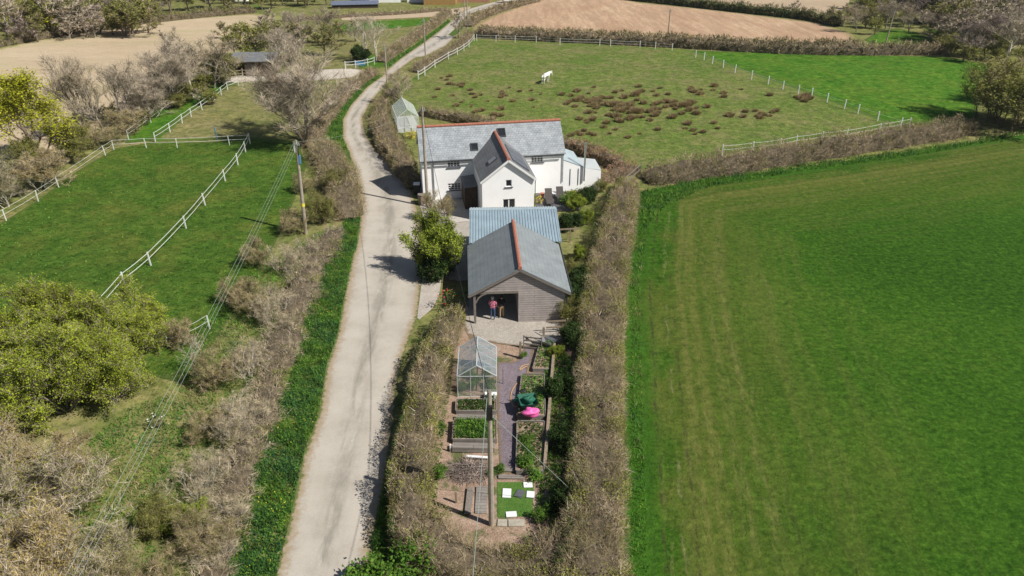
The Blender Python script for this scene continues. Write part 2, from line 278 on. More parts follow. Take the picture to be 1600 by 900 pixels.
class MB:
    """collects boxes, prisms and tubes and links them as ONE mesh object, with UVs in metres"""
    def __init__(s): s.V=[];s.F=[];s.MI=[];s.mi=0
    def face(s,pts):
        o=len(s.V); s.V+=[tuple(p) for p in pts]; s.F.append(tuple(range(o,o+len(pts)))); s.MI.append(s.mi); return s
    def box(s,x0,x1,y0,y1,z0,z1):
        o=len(s.V); s.V+=[(x,y,z) for z in (z0,z1) for x,y in ((x0,y0),(x1,y0),(x1,y1),(x0,y1))]
        for f in ((3,2,1,0),(4,5,6,7),(0,1,5,4),(1,2,6,5),(2,3,7,6),(3,0,4,7)): s.F.append(tuple(o+i for i in f)); s.MI.append(s.mi)
        return s
    def slab(s,pts,t):
        """polygon pts (counter-clockwise from its top side) thickened downward along its normal by t"""
        p=[Vector(q) for q in pts]; n=(p[1]-p[0]).cross(p[2]-p[1]).normalized(); q=[a-n*t for a in p]; k=len(p); o=len(s.V)
        s.V+=[tuple(a) for a in p+q]; s.F.append(tuple(range(o,o+k))); s.F.append(tuple(o+k+i for i in reversed(range(k)))); s.MI+=[s.mi]*2
        for i in range(k): j=(i+1)%k; s.F.append((o+j,o+i,o+k+i,o+k+j)); s.MI.append(s.mi)
        return s
    def bar(s,a,b,w,h=None):
        a=Vector(a);b=Vector(b);h=h or w;d=(b-a).normalized();u=Vector((0,0,1)) if abs(d.z)<.95 else Vector((1,0,0))
        sd=d.cross(u).normalized()*(w/2);up=sd.cross(d).normalized()*(h/2);o=len(s.V)
        for p in (a,b): s.V+=[tuple(p-sd-up),tuple(p+sd-up),tuple(p+sd+up),tuple(p-sd+up)]
        for f in ((3,2,1,0),(4,5,6,7),(0,1,5,4),(1,2,6,5),(2,3,7,6),(3,0,4,7)): s.F.append(tuple(o+i for i in f)); s.MI.append(s.mi)
        return s
    def tube(s,path,r,n=8):
        rr=r if hasattr(r,'__len__') else [r]*len(path); v,f=tube_np(path,rr,n); o=len(s.V); s.V+=[tuple(p) for p in v]
        s.F+=[tuple(int(i)+o for i in q) for q in f]; s.MI+=[s.mi]*len(f); k=len(path)
        s.F.append(tuple(o+i for i in reversed(range(n)))); s.F.append(tuple(o+(k-1)*n+i for i in range(n))); s.MI+=[s.mi]*2; return s
    def blob(s,c,r,sq=(1,1,1),seed=0,amp=.15,nu=12,nv=8):
        rg=np.random.RandomState(seed); o=len(s.V); ph=rg.rand(6)*6
        for i in range(nv+1):
            th=math.pi*i/nv
            for j in range(nu):
                a=2*math.pi*j/nu; q=1+amp*(math.sin(3*a+ph[0]+2*th)*.5+math.sin(5*th+ph[1]+a)*.5)
                s.V.append((c[0]+r*sq[0]*q*math.sin(th)*math.cos(a),c[1]+r*sq[1]*q*math.sin(th)*math.sin(a),c[2]+r*sq[2]*q*math.cos(th)))
        for i in range(nv):
            for j in range(nu): s.F.append((o+i*nu+j,o+(i+1)*nu+j,o+(i+1)*nu+(j+1)%nu,o+i*nu+(j+1)%nu)); s.MI.append(s.mi)
        return s
    def wall(s,p0,p1,z0,z1,holes=(),depth=.16):
        """vertical wall from p0 to p1 seen from its right-hand side, rectangular openings (u0,u1,z0,z1) with real reveals"""
        p0=Vector((*p0,0));p1=Vector((*p1,0));L=(p1-p0).length;u=(p1-p0)/L;n=Vector((u.y,-u.x,0))
        us=sorted({0.,L,*[h[0] for h in holes],*[h[1] for h in holes]}); zs=sorted({z0,z1,*[h[2] for h in holes],*[h[3] for h in holes]})
        P=lambda a,z,d=0.:p0+u*a-n*d+Vector((0,0,z))
        for a,b in zip(us,us[1:]):
            for c,d in zip(zs,zs[1:]):
                if any(h[0]-1e-6<=a and b<=h[1]+1e-6 and h[2]-1e-6<=c and d<=h[3]+1e-6 for h in holes): continue
                s.face([P(a,c),P(b,c),P(b,d),P(a,d)])
        for a,b,c,d in holes:
            s.face([P(a,c),P(a,d),P(a,d,depth),P(a,c,depth)]);s.face([P(b,d),P(b,c),P(b,c,depth),P(b,d,depth)])
            s.face([P(a,d),P(b,d),P(b,d,depth),P(a,d,depth)]);s.face([P(b,c),P(a,c),P(a,c,depth),P(b,c,depth)])
        return s
    def build(s,name,mat,parent=None,smooth=False,bevel=0):
        me=bpy.data.meshes.new(name); me.from_pydata(s.V,[],s.F)
        for m in (mat if isinstance(mat,(list,tuple)) else [mat]): me.materials.append(M[m])
        me.polygons.foreach_set('material_index',s.MI)
        if smooth: me.polygons.foreach_set('use_smooth',[True]*len(s.F))
        me.update(); uv=me.uv_layers.new(name='UVMap').data
        for p in me.polygons:
            n=p.normal; u=Vector((-n.y,n.x,0)); u=u.normalized() if u.length>.05 else Vector((1,0,0)); v=n.cross(u)
            for li in p.loop_indices: c=me.vertices[me.loops[li].vertex_index].co; uv[li].uv=(c.dot(u),c.dot(v))
        o=bpy.data.objects.new(name,me); link(o,parent)
        if bevel: b=o.modifiers.new('bevel','BEVEL'); b.width=bevel; b.segments=2; b.limit_method='ANGLE'
        return o
# ---------------------------------------------------------------- ground patches
import bmesh
def seg_dist(P,poly,closed=True):
    A=np.array(poly); B=np.roll(A,-1,0); 
    if not closed: A=A[:-1];B=B[:-1]
    d=np.full(len(P),1e9)
    for a,b in zip(A,B):
        ab=b-a; t=np.clip(((P-a)@ab)/max(ab@ab,1e-9),0,1); d=np.minimum(d,np.linalg.norm(P-(a+t[:,None]*ab),axis=1))
    return d
def inside(P,poly):
    A=np.array(poly); x,y=P[:,0],P[:,1]; c=np.zeros(len(P),bool); j=len(A)-1
    for i in range(len(A)):
        xi,yi=A[i];xj,yj=A[j]
        c^=((yi>y)!=(yj>y))&(x<(xj-xi)*(y-yi)/((yj-yi) or 1e-9)+xi); j=i
    return c
def smooth_poly(p,it=1):
    for _ in range(it):
        q=[]
        for a,b in zip(p,p[1:]+p[:1]): q+=[(a[0]*.75+b[0]*.25,a[1]*.75+b[1]*.25),(a[0]*.25+b[0]*.75,a[1]*.25+b[1]*.75)]
        p=q
    return p
def patch(name,poly,mat,off,cell=2.,edge=None,centre=None,kind='structure'):
    bm=bmesh.new(); bm.faces.new([bm.verts.new((x,y,0)) for x,y in poly]); xs=[p[0] for p in poly];ys=[p[1] for p in poly]
    cuts=[('y',v) for v in np.arange(math.floor(min(ys)/cell)*cell+cell,max(ys),cell)]+[('x',v) for v in np.arange(math.floor(min(xs)/cell)*cell+cell,max(xs),cell)]
    cuts+=[('y',k[0]) for k in KN if min(ys)<k[0]<max(ys)]
    for ax,v in cuts:
        bmesh.ops.bisect_plane(bm,geom=bm.verts[:]+bm.edges[:]+bm.faces[:],plane_co=(v,v,0),plane_no=(1,0,0) if ax=='x' else (0,1,0),dist=1e-5)
    for v in bm.verts: v.co.z=hz(v.co.y)+off
    for f in bm.faces:
        f.normal_update()
        if f.normal.z<0: f.normal_flip()
    me=bpy.data.meshes.new(name); bm.to_mesh(me); bm.free(); me.materials.append(M[mat])
    P=np.array([(v.co.x,v.co.y) for v in me.vertices])
    d=seg_dist(P,edge if edge else poly,closed=edge is None); a=me.attributes.new('d','FLOAT','POINT'); a.data.foreach_set('value',d.astype(np.float32))
    if centre:
        c=seg_dist(P,centre,closed=False); a=me.attributes.new('c','FLOAT','POINT'); a.data.foreach_set('value',(c/np.maximum(c+d,.01)).astype(np.float32))
    uv=me.uv_layers.new(name='UVMap').data
    for l in me.loops: c=me.vertices[l.vertex_index].co; uv[l.index].uv=(c.x,c.y)
    o=bpy.data.objects.new(name,me); link(o); 
    if kind: o['kind']=kind
    return o
patch('ground',[(-600,-120),(600,-120),(600,1000),(-600,1000)],'rough_ground',0,60.)
roadL=[(405,1000),(430,898),(455,803),(474,714),(498,648),(510,572),(527,525),(540,455),(551,400),(556,389),(563,342),(562,307),(556,271),(542,233),(535,215),(535,187),(547,165),(574,135),(597,119),(607,107),(625,92),(657,70),(682,52),(700,37),(712,27),(725,16),(760,6),(800,-4)]
roadR=[(815,2),(765,13),(733,22),(722,33),(714,45),(712,58),(697,72),(665,88),(650,90),(630,105),(612,120),(601,135),(580,160),(567,185),(572,210),(587,233),(612,255),(634,274),(645,302),(655,335),(663,400),(660,436),(652,497),(634,545),(622,594),(616,650),(606,733),(592,800),(583,842),(577,898),(570,1000)]
wl=ats(roadL); wr=ats(roadR); cl=[]
for p in wl:
    q=min(wr,key=lambda r:(r[0]-p[0])**2+(r[1]-p[1])**2); cl.append(((p[0]+q[0])/2,(p[1]+q[1])/2))
ROAD=wl+wr
patch('lane',ROAD,'lane_surface',.024,.6,centre=cl)
P_L=ats([(-60,352),(0,350),(60,312),(120,268),(180,232),(240,222),(330,222),(392,217),(468,226),(478,262),(465,300),(440,360),(410,420),(370,480),(330,540),(290,600),(120,560),(-60,560)])
patch('paddock',P_L,'paddock_grass',.012,1.5)
P_U=ats([(238,221),(392,216),(470,225),(500,195),(545,160),(560,130),(420,128),(360,130),(290,178)]); patch('upper_paddock',P_U,'grazed_grass',.016,1.5)
patch('grass_strip',ats([(195,224),(238,220),(285,183),(362,131),(345,128),(300,142),(250,170),(205,205)]),'bright_grass',.02,1.5)
patch('stubble_field',ats([(-80,92),(0,74),(100,52),(200,38),(300,28),(400,21),(440,26),(420,60),(360,90),(330,115),(260,165),(150,215),(60,262),(0,305),(-80,350)]),'stubble',.012,3.)
patch('distant_red_field',ats([(30,-12),(215,-12),(235,10),(190,22),(140,24),(95,22),(50,14)]),'red_soil',.012,6.)
patch('far_green_strip',ats([(200,42),(260,26),(340,13),(400,8),(420,14),(400,20),(300,29),(200,39)]),'grazed_grass',.016,6.)
patch('far_meadow',ats([(430,32),(470,28),(560,34),(640,31),(695,26),(705,34),(640,72),(600,104),(575,112),(430,118)]),'grazed_grass',.012,2.)
patch('far_meadow_strip',ats([(500,42),(580,34),(680,28),(690,36),(620,44),(520,52)]),'bright_grass',.018,2.)
patch('far_meadow_pen',ats([(560,92),(600,80),(625,78),(600,102),(575,112),(560,106)]),'bright_grass',.02,2.)
patch('tan_strip',ats([(530,24),(600,19),(700,15),(735,10),(735,18),(700,25),(600,30),(535,32)]),'tan_soil',.02,3.)
patch('yard_track',ats([(335,131),(350,122),(370,117),(420,116),(480,110),(530,107),(560,107),(572,112),(560,121),(480,128),(420,126),(370,130)]),'track_stone',.024,1.5)
patch('ploughed_field',ats([(738,48),(742,38),(770,24),(810,10),(860,-6),(960,-4),(1000,4),(1100,14),(1200,26),(1280,36),(1330,52),(1346,68),(1200,70),(1060,63),(900,55)]),'ploughed',.012,3.)
patch('upper_ploughed_field',ats([(985,-14),(1330,-14),(1325,12),(1290,28),(1200,18),(1080,6),(1010,-2)]),'tan_soil',.012,3.)
P_P=ats([(640,126),(655,117),(690,95),(742,63),(820,65),(950,71),(1080,79),(1160,108),(1280,150),(1400,196),(1250,218),(1130,241),(1040,262),(1000,264),(950,252),(880,236),(860,205),(760,195),(690,188),(640,178),(600,160),(606,145)])
patch('pasture',P_P,'rough_pasture',.012,2.)
patch('bright_pasture',ats([(1080,79),(1250,84),(1480,89),(1550,102),(1535,130),(1525,190),(1400,197),(1280,151),(1160,109)]),'bright_grass',.016,2.)
patch('valley_meadow',ats([(1350,62),(1372,50),(1400,44),(1435,52),(1460,64),(1452,68),(1360,68)]),'bright_grass',.02,3.)
patch('distant_slope',ats([(1430,32),(1460,26),(1500,34),(1540,50),(1500,64),(1450,50)]),'paddock_grass',.012,3.)
fe=ats([(978,1100),(976,900),(976,640),(978,440),(1000,300),(1090,282),(1250,262),(1400,240),(1520,222),(1640,205),(1800,190)])
patch('grass_field',fe+[(110,95),(110,-20),(5,-20)],'ley_grass',.012,1.2,edge=fe)
patch('lay_by_grass',ats([(700,55),(712,44),(716,52),(708,57)]),'bright_grass',.03,1.)
patch('garden_ground',ats([(705,505),(735,495),(890,505),(900,560),(905,700),(900,880),(640,880),(655,760),(680,640),(700,560)]),'earth',.012,1.)
patch('drive_gravel',ats([(690,330),(740,330),(872,330),(874,480),(882,535),(830,545),(735,532),(720,505),(735,440),(690,440)]),'gravel',.02,1.)
patch('drive_setts',ats([(660,434),(690,436),(686,462),(676,482),(655,500),(652,497)]),'setts',.034,.6)
patch('house_paving',ats([(648,295),(660,290),(745,318),(745,345),(700,350),(690,400),(668,400),(662,345)]),'pale_paving',.03,1.)
patch('patio',ats([(838,296),(885,290),(912,305),(905,330),(838,330)]),'dark_paving',.03,1.)
patch('slate_path',ats([(777,566),(806,566),(822,540),(836,540),(822,600),(808,642),(808,740),(781,740),(777,640)]),'slate_chip',.03,.5)
t=NT('haze'); pv=t.n('ShaderNodeVolumePrincipled'); pv.inputs['Color'].default_value=(.86,.92,1,1); pv.inputs['Density'].default_value=.00012; pv.inputs['Anisotropy'].default_value=.2; t.l(pv.outputs[0],t.out.inputs['Volume']); M['haze']=t.m
hzb=MB().box(-640,640,-130,1010,-7,100).build('haze','haze'); tag(hzb,'thin pale air over the farmland','haze',kind='stuff')
# ---------------------------------------------------------------- plants: generator
def grow(seed,H,stems=1,tilt=.1,trunk=.35,limbs=7,sub=(5,4),ang=(.55,.95),tw=12,twl=.09,tww=.03,leaf=0,leafs=.12,up=.12,spread=0.,thin=.02,shrink=.62,clump=.35,drop=0):
    """-> (trunk tubes, branch tubes, twig triangles, leaf quads), numpy, base at the origin, height about H"""
    rg=np.random.RandomState(seed); T=[];B=[];tips=[]
    def rec(p,d,L,r,lev):
        k=4; pts=[p]; rr=[r]
        for i in range(k):
            d=d+rg.normal(size=3)*(.10 if lev==0 else .22); d[2]+=up*(1 if lev else .5)-drop*(lev>1); d=d/np.linalg.norm(d); p=p+d*L/k; pts.append(p); rr.append(r*(1-.6*(i+1)/k))
        if lev<=1: T.append(tube_np(pts,rr,6 if lev==0 else 4))
        else: B.append(tube_np(pts,rr,3))
        if lev>=2: tips.append((pts,d,L))
        if lev<=len(sub):
            n=limbs if lev==0 else sub[lev-1]
            for j in range(n):
                t=(trunk+(1-trunk)*(j+.5*rg.rand()+.3)/n) if lev==0 else .25+.75*(j+rg.rand())/n
                t=min(t,.999); q=t*k; i=int(q); base=pts[i]+(pts[i+1]-pts[i])*(q-i)
                a=rg.uniform(*ang)*(1.25-.5*t); az=2.4*j+rg.rand()*1.2 if lev==0 else rg.rand()*6.283
                ax=np.cross(d,[0.,0,1.]) if abs(d[2])<.9 else np.array([1.,0,0]); ax/=np.linalg.norm(ax); bx=np.cross(d,ax)
                nd=d*math.cos(a)+(ax*math.cos(az)+bx*math.sin(az))*math.sin(a)
                rec(base,nd,L*shrink*(1.15-.45*t)*rg.uniform(.8,1.15),r*(.55-.15*t),lev+1)
    for s in range(stems):
        a=rg.rand()*6.283; tl=tilt*(rg.rand()*.8+.3) if stems>1 else tilt*rg.rand(); o=np.array([math.cos(a),math.sin(a),0])*spread*rg.rand()
        rec(o+np.array([0,0,-.1]),np.array([math.cos(a)*tl,math.sin(a)*tl,1.]),H*.62*rg.uniform(.75,1.1) if stems>1 else H*.62,H*thin*(1 if stems==1 else .6),0)
    P=[];D=[];Q=[]
    for pts,d,L in tips:
        pts=np.array(pts); n=tw; q=rg.uniform(.8,3.999,n); i=q.astype(int); p=pts[i]+(pts[i+1]-pts[i])*(q-i)[:,None]
        dd=nrm(d[None]*.8+rnd_unit(rg,n)*.9+np.array([0,0,.25-drop])); P.append(p);D.append(dd)
    P=np.concatenate(P);D=np.concatenate(D); Lt=H*twl*rg.uniform(.5,1.3,len(P)); TW=tri_twigs(rg,P,D,Lt,np.full(len(P),tww)*rg.uniform(.6,1.3,len(P)))
    LF=None
    if leaf:
        n=int(leaf*len(P)); i=rg.randint(0,len(P),n); q=P[i]+D[i]*(Lt[i]*rg.uniform(.2,1.05,n))[:,None]+rg.normal(size=(n,3))*leafs*clump
        LF=quad_leaves(rg,q,leafs*rg.uniform(.6,1.4,n),.3)
    return T,B,TW,LF
class Proto: pass
PROTO={}
def proto(key,bark,twig,leafm,H,**k):
    T,B,TW,LF=grow(H=H,**k); p=Proto(); p.H=H
    tv=cat_parts(T); p.trunk=np_mesh('trunk',[(*tv,0)],[bark])
    p.trunk.polygons.foreach_set('use_smooth',[True]*len(p.trunk.polygons))
    parts=[(*cat_parts(B),0),(TW[0],TW[1],1)]; ms=[bark,twig]
    if LF: parts.append((LF[0],LF[1],2)); ms.append(leafm)
    p.raw=(tv,cat_parts(B),TW,LF); p.mats=ms; p.crown=np_mesh('crown',parts,ms)
    co=np.empty(len(p.crown.vertices)*3,np.float32); p.crown.vertices.foreach_get('co',co); co=co.reshape(-1,3); p.top=float(np.percentile(co[:,2],99.7)); p.wid=2*float(np.percentile(np.abs(co[:,0]),97))
    PROTO[key]=p
    return p
proto('bare_tree','bark_grey','twig_grey',None,8,seed=3,limbs=11,sub=(6,4),tw=14,tww=.02,thin=.015,tilt=.15,trunk=.12,ang=(.45,.85),up=.14)
proto('bare_tree2','bark_grey','twig_ochre',None,8,seed=9,limbs=10,sub=(6,4),tw=14,tww=.02,thin=.015,tilt=.3,trunk=.15,ang=(.4,.8),up=.14)
proto('purple_tree','bark_grey','twig_purple',None,8,seed=14,limbs=10,sub=(6,4),tw=14,tww=.045,trunk=.15)
proto('fan_tree','bark_grey','twig_grey',None,9,seed=21,stems=5,tilt=.45,limbs=7,sub=(6,4),tw=14,tww=.018,trunk=.15,ang=(.3,.65),up=.15,thin=.016)
proto('pale_tree','bark_pale','twig_grey',None,8,seed=33,stems=2,tilt=.3,limbs=6,sub=(5,3),tw=12,tww=.035,ang=(.35,.8))
proto('thin_tree','bark_pale','twig_grey',None,8,seed=38,stems=2,tilt=.2,limbs=5,sub=(4,2),tw=8,tww=.03,ang=(.4,.9))
proto('yellow_tree','bark_brown','twig_ochre','leaf_yellow',8,seed=41,limbs=9,sub=(5,3),tw=15,leaf=6,leafs=.13,trunk=.10,ang=(.4,.8),up=.14,clump=1.3)
proto('spring_tree','bark_grey','twig_grey','leaf_spring',5.5,seed=52,stems=5,tilt=.65,spread=.7,limbs=8,sub=(5,4),tw=11,tww=.018,leaf=4.2,leafs=.095,trunk=.08,clump=.9)
proto('spring_tree2','bark_grey','twig_grey','leaf_spring',5.5,seed=57,stems=6,tilt=.75,spread=.8,limbs=8,sub=(5,4),tw=11,tww=.018,leaf=4.2,leafs=.095,trunk=.08,clump=.9)
proto('ochre_tree','bark_pale','twig_ochre','leaf_ochre',5.5,seed=61,stems=4,tilt=.7,spread=.6,limbs=8,sub=(6,4),tw=13,tww=.024,leaf=1.3,leafs=.08,trunk=.1,thin=.018)
proto('ochre_tree2','bark_pale','twig_grey','leaf_olive',5.5,seed=66,stems=4,tilt=.8,spread=.6,limbs=8,sub=(6,4),tw=13,tww=.024,leaf=.9,leafs=.08,trunk=.1,thin=.018)
proto('olive_tree','bark_brown','twig_dark','leaf_olive',6,seed=71,stems=4,tilt=.5,spread=.6,limbs=8,sub=(5,3),tw=10,leaf=2.2,leafs=.14,trunk=.1,clump=1.)
proto('brown_shrub','bark_brown','twig_hedge','leaf_olive',3,seed=81,stems=8,tilt=.7,spread=.7,limbs=6,sub=(4,3),tw=10,twl=.12,tww=.015,leaf=.4,leafs=.07,trunk=.1,thin=.012)
proto('grey_shrub','bark_pale','twig_ochre','leaf_olive',3,seed=86,stems=9,tilt=.8,spread=.8,limbs=6,sub=(4,2),tw=8,twl=.12,tww=.014,leaf=.2,leafs=.06,trunk=.1,thin=.022)
proto('dark_shrub','bark_brown','twig_dark','leaf_olive',3,seed=88,stems=8,tilt=.7,spread=.7,limbs=6,sub=(4,3),tw=10,twl=.12,tww=.016,leaf=1.4,leafs=.08,trunk=.1,clump=1.)
m_leaf('leaf_bush',[(.16,.25,.022),(.26,.35,.035),(.37,.43,.055),(.11,.17,.018)],trans=.3)
proto('green_bush','bark_brown','twig_dark','leaf_bush',3,seed=91,stems=6,tilt=.45,spread=.4,limbs=6,sub=(4,3),tw=9,leaf=5.,leafs=.08,trunk=.1,clump=.9)
proto('ivy_bush','bark_brown','twig_dark','leaf_dark',2.2,seed=95,stems=6,tilt=.6,spread=.5,limbs=5,sub=(4,3),tw=8,leaf=4.,leafs=.11,trunk=.05,clump=1.2)
proto('leafy_plant','bark_brown','twig_dark','leaf_green',1.,seed=97,stems=7,tilt=.9,spread=.3,limbs=4,sub=(3,),tw=6,twl=.15,tww=.015,leaf=5,leafs=.07,trunk=.05,clump=1.)
proto('far_tree','bark_grey','twig_grey',None,7,seed=101,limbs=7,sub=(4,2),tw=14,tww=.085,trunk=.15)
proto('far_brown','bark_brown','twig_dark','leaf_olive',6,seed=103,limbs=7,sub=(4,2),tw=12,tww=.08,trunk=.1,leaf=.6,leafs=.2)
proto('far_green','bark_brown','twig_dark','leaf_olive',6,seed=105,limbs=7,sub=(4,2),tw=10,tww=.06,trunk=.1,leaf=2.2,leafs=.22,clump=1.)
proto('far_yellow','bark_brown','twig_ochre','leaf_yellow',6,seed=107,limbs=7,sub=(4,2),tw=10,tww=.05,trunk=.1,leaf=2.2,leafs=.2,clump=1.)
proto('far_purple','bark_brown','twig_purple',None,7,seed=109,limbs=8,sub=(5,2),tw=14,tww=.085,trunk=.1)
trg=np.random.RandomState(5)
def plant(key,pos,h,label,cat='tree',group=None,wide=1.,name=None,yaw=None):
    """pos = photo pixel of its foot; a thing with trunk and crown, meshes shared between copies"""
    p=PROTO[key]; x,y=at(*pos) if len(pos)==2 else pos[:2]; gz=hz(y)
    if h<=0: h=CH-y*math.tan(PITCH-math.atan((450+h)/FPX))-gz   # -h is the photo row of its top
    s=h/p.top
    if wide>3: zc=y*math.cos(PITCH)+(CH-gz-h*.5)*math.sin(PITCH); wide=min(1.5,wide*zc/FPX/(p.wid*s))
    o=root(name or {'tree':'tree','shrub':'shrub','bush':'bush','plant':'garden_plant'}.get(cat,'tree'),label,cat,(x,y,hz(y)),trg.rand()*6.28 if yaw is None else yaw,group)
    o.scale=(s*wide,s*wide,s)
    link(bpy.data.objects.new('trunk' if cat=='tree' else 'stems',p.trunk),o); link(bpy.data.objects.new('crown' if cat=='tree' else 'foliage',p.crown),o); return o
def wood(name,label,spots,cat='woodland'):
    """a far-off mass of trees read as one"""
    acc={}
    for key,x,y,h,wd in spots:
        p=PROTO[key]; a=trg.rand()*6.28; s=h/p.top; Rm=np.array([[math.cos(a)*s*wd,-math.sin(a)*s*wd,0],[math.sin(a)*s*wd,math.cos(a)*s*wd,0],[0,0,s]])
        tv,bv,TW,LF=p.raw; k=(tv[0]@Rm.T+(x,y,hz(y)),tv[1]); acc.setdefault((p.mats[0],4),[]).append(k)
        acc.setdefault((p.mats[0],4),[]).append((bv[0]@Rm.T+(x,y,hz(y)),bv[1])); acc.setdefault((p.mats[1],3),[]).append((TW[0]@Rm.T+(x,y,hz(y)),TW[1]))
        if LF: acc.setdefault((p.mats[2],4),[]).append((LF[0]@Rm.T+(x,y,hz(y)),LF[1]))
    ms=sorted({k[0] for k in acc}); me=np_mesh(name,[(*cat_parts(v),ms.index(k[0])) for k,v in acc.items()],ms)
    return tag(link(bpy.data.objects.new(name,me)),label,cat,kind='stuff')
# ---------------------------------------------------------------- hedges
def hedge(label,path,hw,h,dens=60,twig='twig_hedge',leaf='leaf_olive',leafn=.15,twl=.5,tww=.03,px=True,core='core_brown',z=0.,seed=None,group=None,side_leaf=None,lsize=.08,loose=.2,coref=.70):
    global _hs; seed=seed or int(trg.randint(1e6)); rg=np.random.RandomState(seed)
    A=np.array(ats(path) if px else path,float); k=len(A); hw=np.array(hw if hasattr(hw,'__len__') else [hw]*k,float); hh=np.array(h if hasattr(h,'__len__') else [h]*k,float)
    for _ in range(2):   # round the corners
        n=len(A); t=np.arange(0,n-.999,.5); f=lambda a:np.stack([np.interp(t,np.arange(n),a[:,i]) for i in range(a.shape[1])],1)
        C=f(np.column_stack([A,hw,hh])); C[1:-1]=(C[:-2]+2*C[1:-1]+C[2:])/4; A,hw,hh=C[:,:2],C[:,2],C[:,3]
    sl=np.concatenate([[0],np.cumsum(np.linalg.norm(np.diff(A,axis=0),axis=1))]); L=sl[-1]
    ph=rg.rand(8)*6.28
    def frame(s):
        x=np.interp(s,sl,A[:,0]);y=np.interp(s,sl,A[:,1]);e=.3; dx=np.interp(s+e,sl,A[:,0])-np.interp(s-e,sl,A[:,0]);dy=np.interp(s+e,sl,A[:,1])-np.interp(s-e,sl,A[:,1]); q=np.hypot(dx,dy)+1e-9
        w=np.interp(s,sl,hw)*(1+loose*(np.sin(s*.9+ph[0])*.5+np.sin(s*2.3+ph[1])*.4+np.sin(s*5.1+ph[2])*.3)); H=np.interp(s,sl,hh)*(1+loose*(np.sin(s*.7+ph[3])*.5+np.sin(s*2.9+ph[4])*.35+np.sin(s*6.3+ph[5])*.25))
        endf=np.sqrt(np.clip(np.minimum(s,L-s)/.8,0.08,1)); return x,y,dy/q,-dx/q,w*(.5+.5*endf),H*endf
    def pt(s,th,rr):
        x,y,nx,ny,w,H=frame(s); c=np.cos(th);sn=np.sin(th); a=np.sign(c)*np.abs(c)**.55*w*rr; zz=np.abs(sn)**.5*H*rr
        gz=np.array([hz(v) for v in y]) if np.any(y>115) else 0
        lump=.10*H*np.sin(s*1.7+a*3+ph[6])*rr; X=x+nx*a;Y=y+ny*a
        return np.stack([X,Y,gz+z+np.maximum(zz+lump*sn,0)],1), np.stack([nx*c,ny*c,sn*.8],1)
    # dark woody core
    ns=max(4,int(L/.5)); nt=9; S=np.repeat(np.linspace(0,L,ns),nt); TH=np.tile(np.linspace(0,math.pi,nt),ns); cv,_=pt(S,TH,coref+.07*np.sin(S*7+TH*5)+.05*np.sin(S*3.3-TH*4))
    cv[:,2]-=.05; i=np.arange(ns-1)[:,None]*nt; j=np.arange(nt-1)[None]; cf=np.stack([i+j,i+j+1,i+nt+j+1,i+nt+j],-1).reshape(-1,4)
    area=L*float(np.mean(2*hw+1.6*hh)); n=int(area*dens); s=rg.rand(n)*L; dth=lambda k:np.where(rg.rand(k)<.5,math.pi*(.2+.6*rg.rand(k)),np.where(rg.rand(k)<.5,np.arcsin(rg.rand(k)**2*.8),math.pi-np.arcsin(rg.rand(k)**2*.8))); th=dth(n)
    nc=max(3,n//13); cid=rg.randint(0,nc,n); sc_=rg.rand(nc)*L; tc_=dth(nc)
    sa=rg.rand(n)<.62; s=np.where(sa,np.clip(sc_[cid]+rg.normal(size=n)*.09,0,L),s); th=np.where(sa,np.clip(tc_[cid]+rg.normal(size=n)*.05,0,math.pi),th)
    CD=rnd_unit(rg,nc); P,O=pt(s,th,rg.uniform(.60,1.,n)); D=nrm(O*.5+CD[cid]*np.where(sa,.75,.1)[:,None]+rnd_unit(rg,n)*.45+np.array([0,0,.3])); cl=np.where(sa,rg.uniform(.5,1.5,nc)[cid],.8)
    TW=tri_twigs(rg,P,D,twl*rg.uniform(.4,1.2,n)*cl,tww*rg.uniform(.6,1.4,n))
    parts=[(cv,cf,0),(*TW,1)]; ms=[core,twig]
    if dens>=200:
        m=int(area*2.2); s=rg.rand(m)*L; P,O=pt(s,dth(m),rg.uniform(.7,1.,m)); parts.append((*tri_twigs(rg,P,nrm(O*.5+rnd_unit(rg,m)*.8+np.array([0,0,.3])),rg.uniform(.25,.7,m),rg.uniform(.015,.035,m)),2)); ms.append('bark_pale')
    if leafn:
        m=int(n*leafn*2.2); s=rg.rand(m)*L; th=math.pi*rg.rand(m); keep=(np.sin(s*1.1+ph[2])+np.sin(s*2.7+th*2+ph[0])+rg.normal(size=m)*.5>.55); s=s[keep];th=th[keep]; P,O=pt(s,th,rg.uniform(.8,1.08,len(s)))
        parts.append((*quad_leaves(rg,P,lsize*rg.uniform(.6,1.4,len(s)),.2),len(ms))); ms.append(leaf)
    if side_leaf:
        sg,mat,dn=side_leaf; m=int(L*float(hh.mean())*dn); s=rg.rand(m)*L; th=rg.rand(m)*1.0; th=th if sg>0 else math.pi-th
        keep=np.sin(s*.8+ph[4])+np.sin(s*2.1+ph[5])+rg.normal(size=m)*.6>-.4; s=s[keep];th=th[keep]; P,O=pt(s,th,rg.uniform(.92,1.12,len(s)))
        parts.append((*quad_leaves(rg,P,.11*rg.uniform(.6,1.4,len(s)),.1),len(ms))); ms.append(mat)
    return tag(link(bpy.data.objects.new('hedge',np_mesh('hedge',parts,ms))),label,'hedge',group)
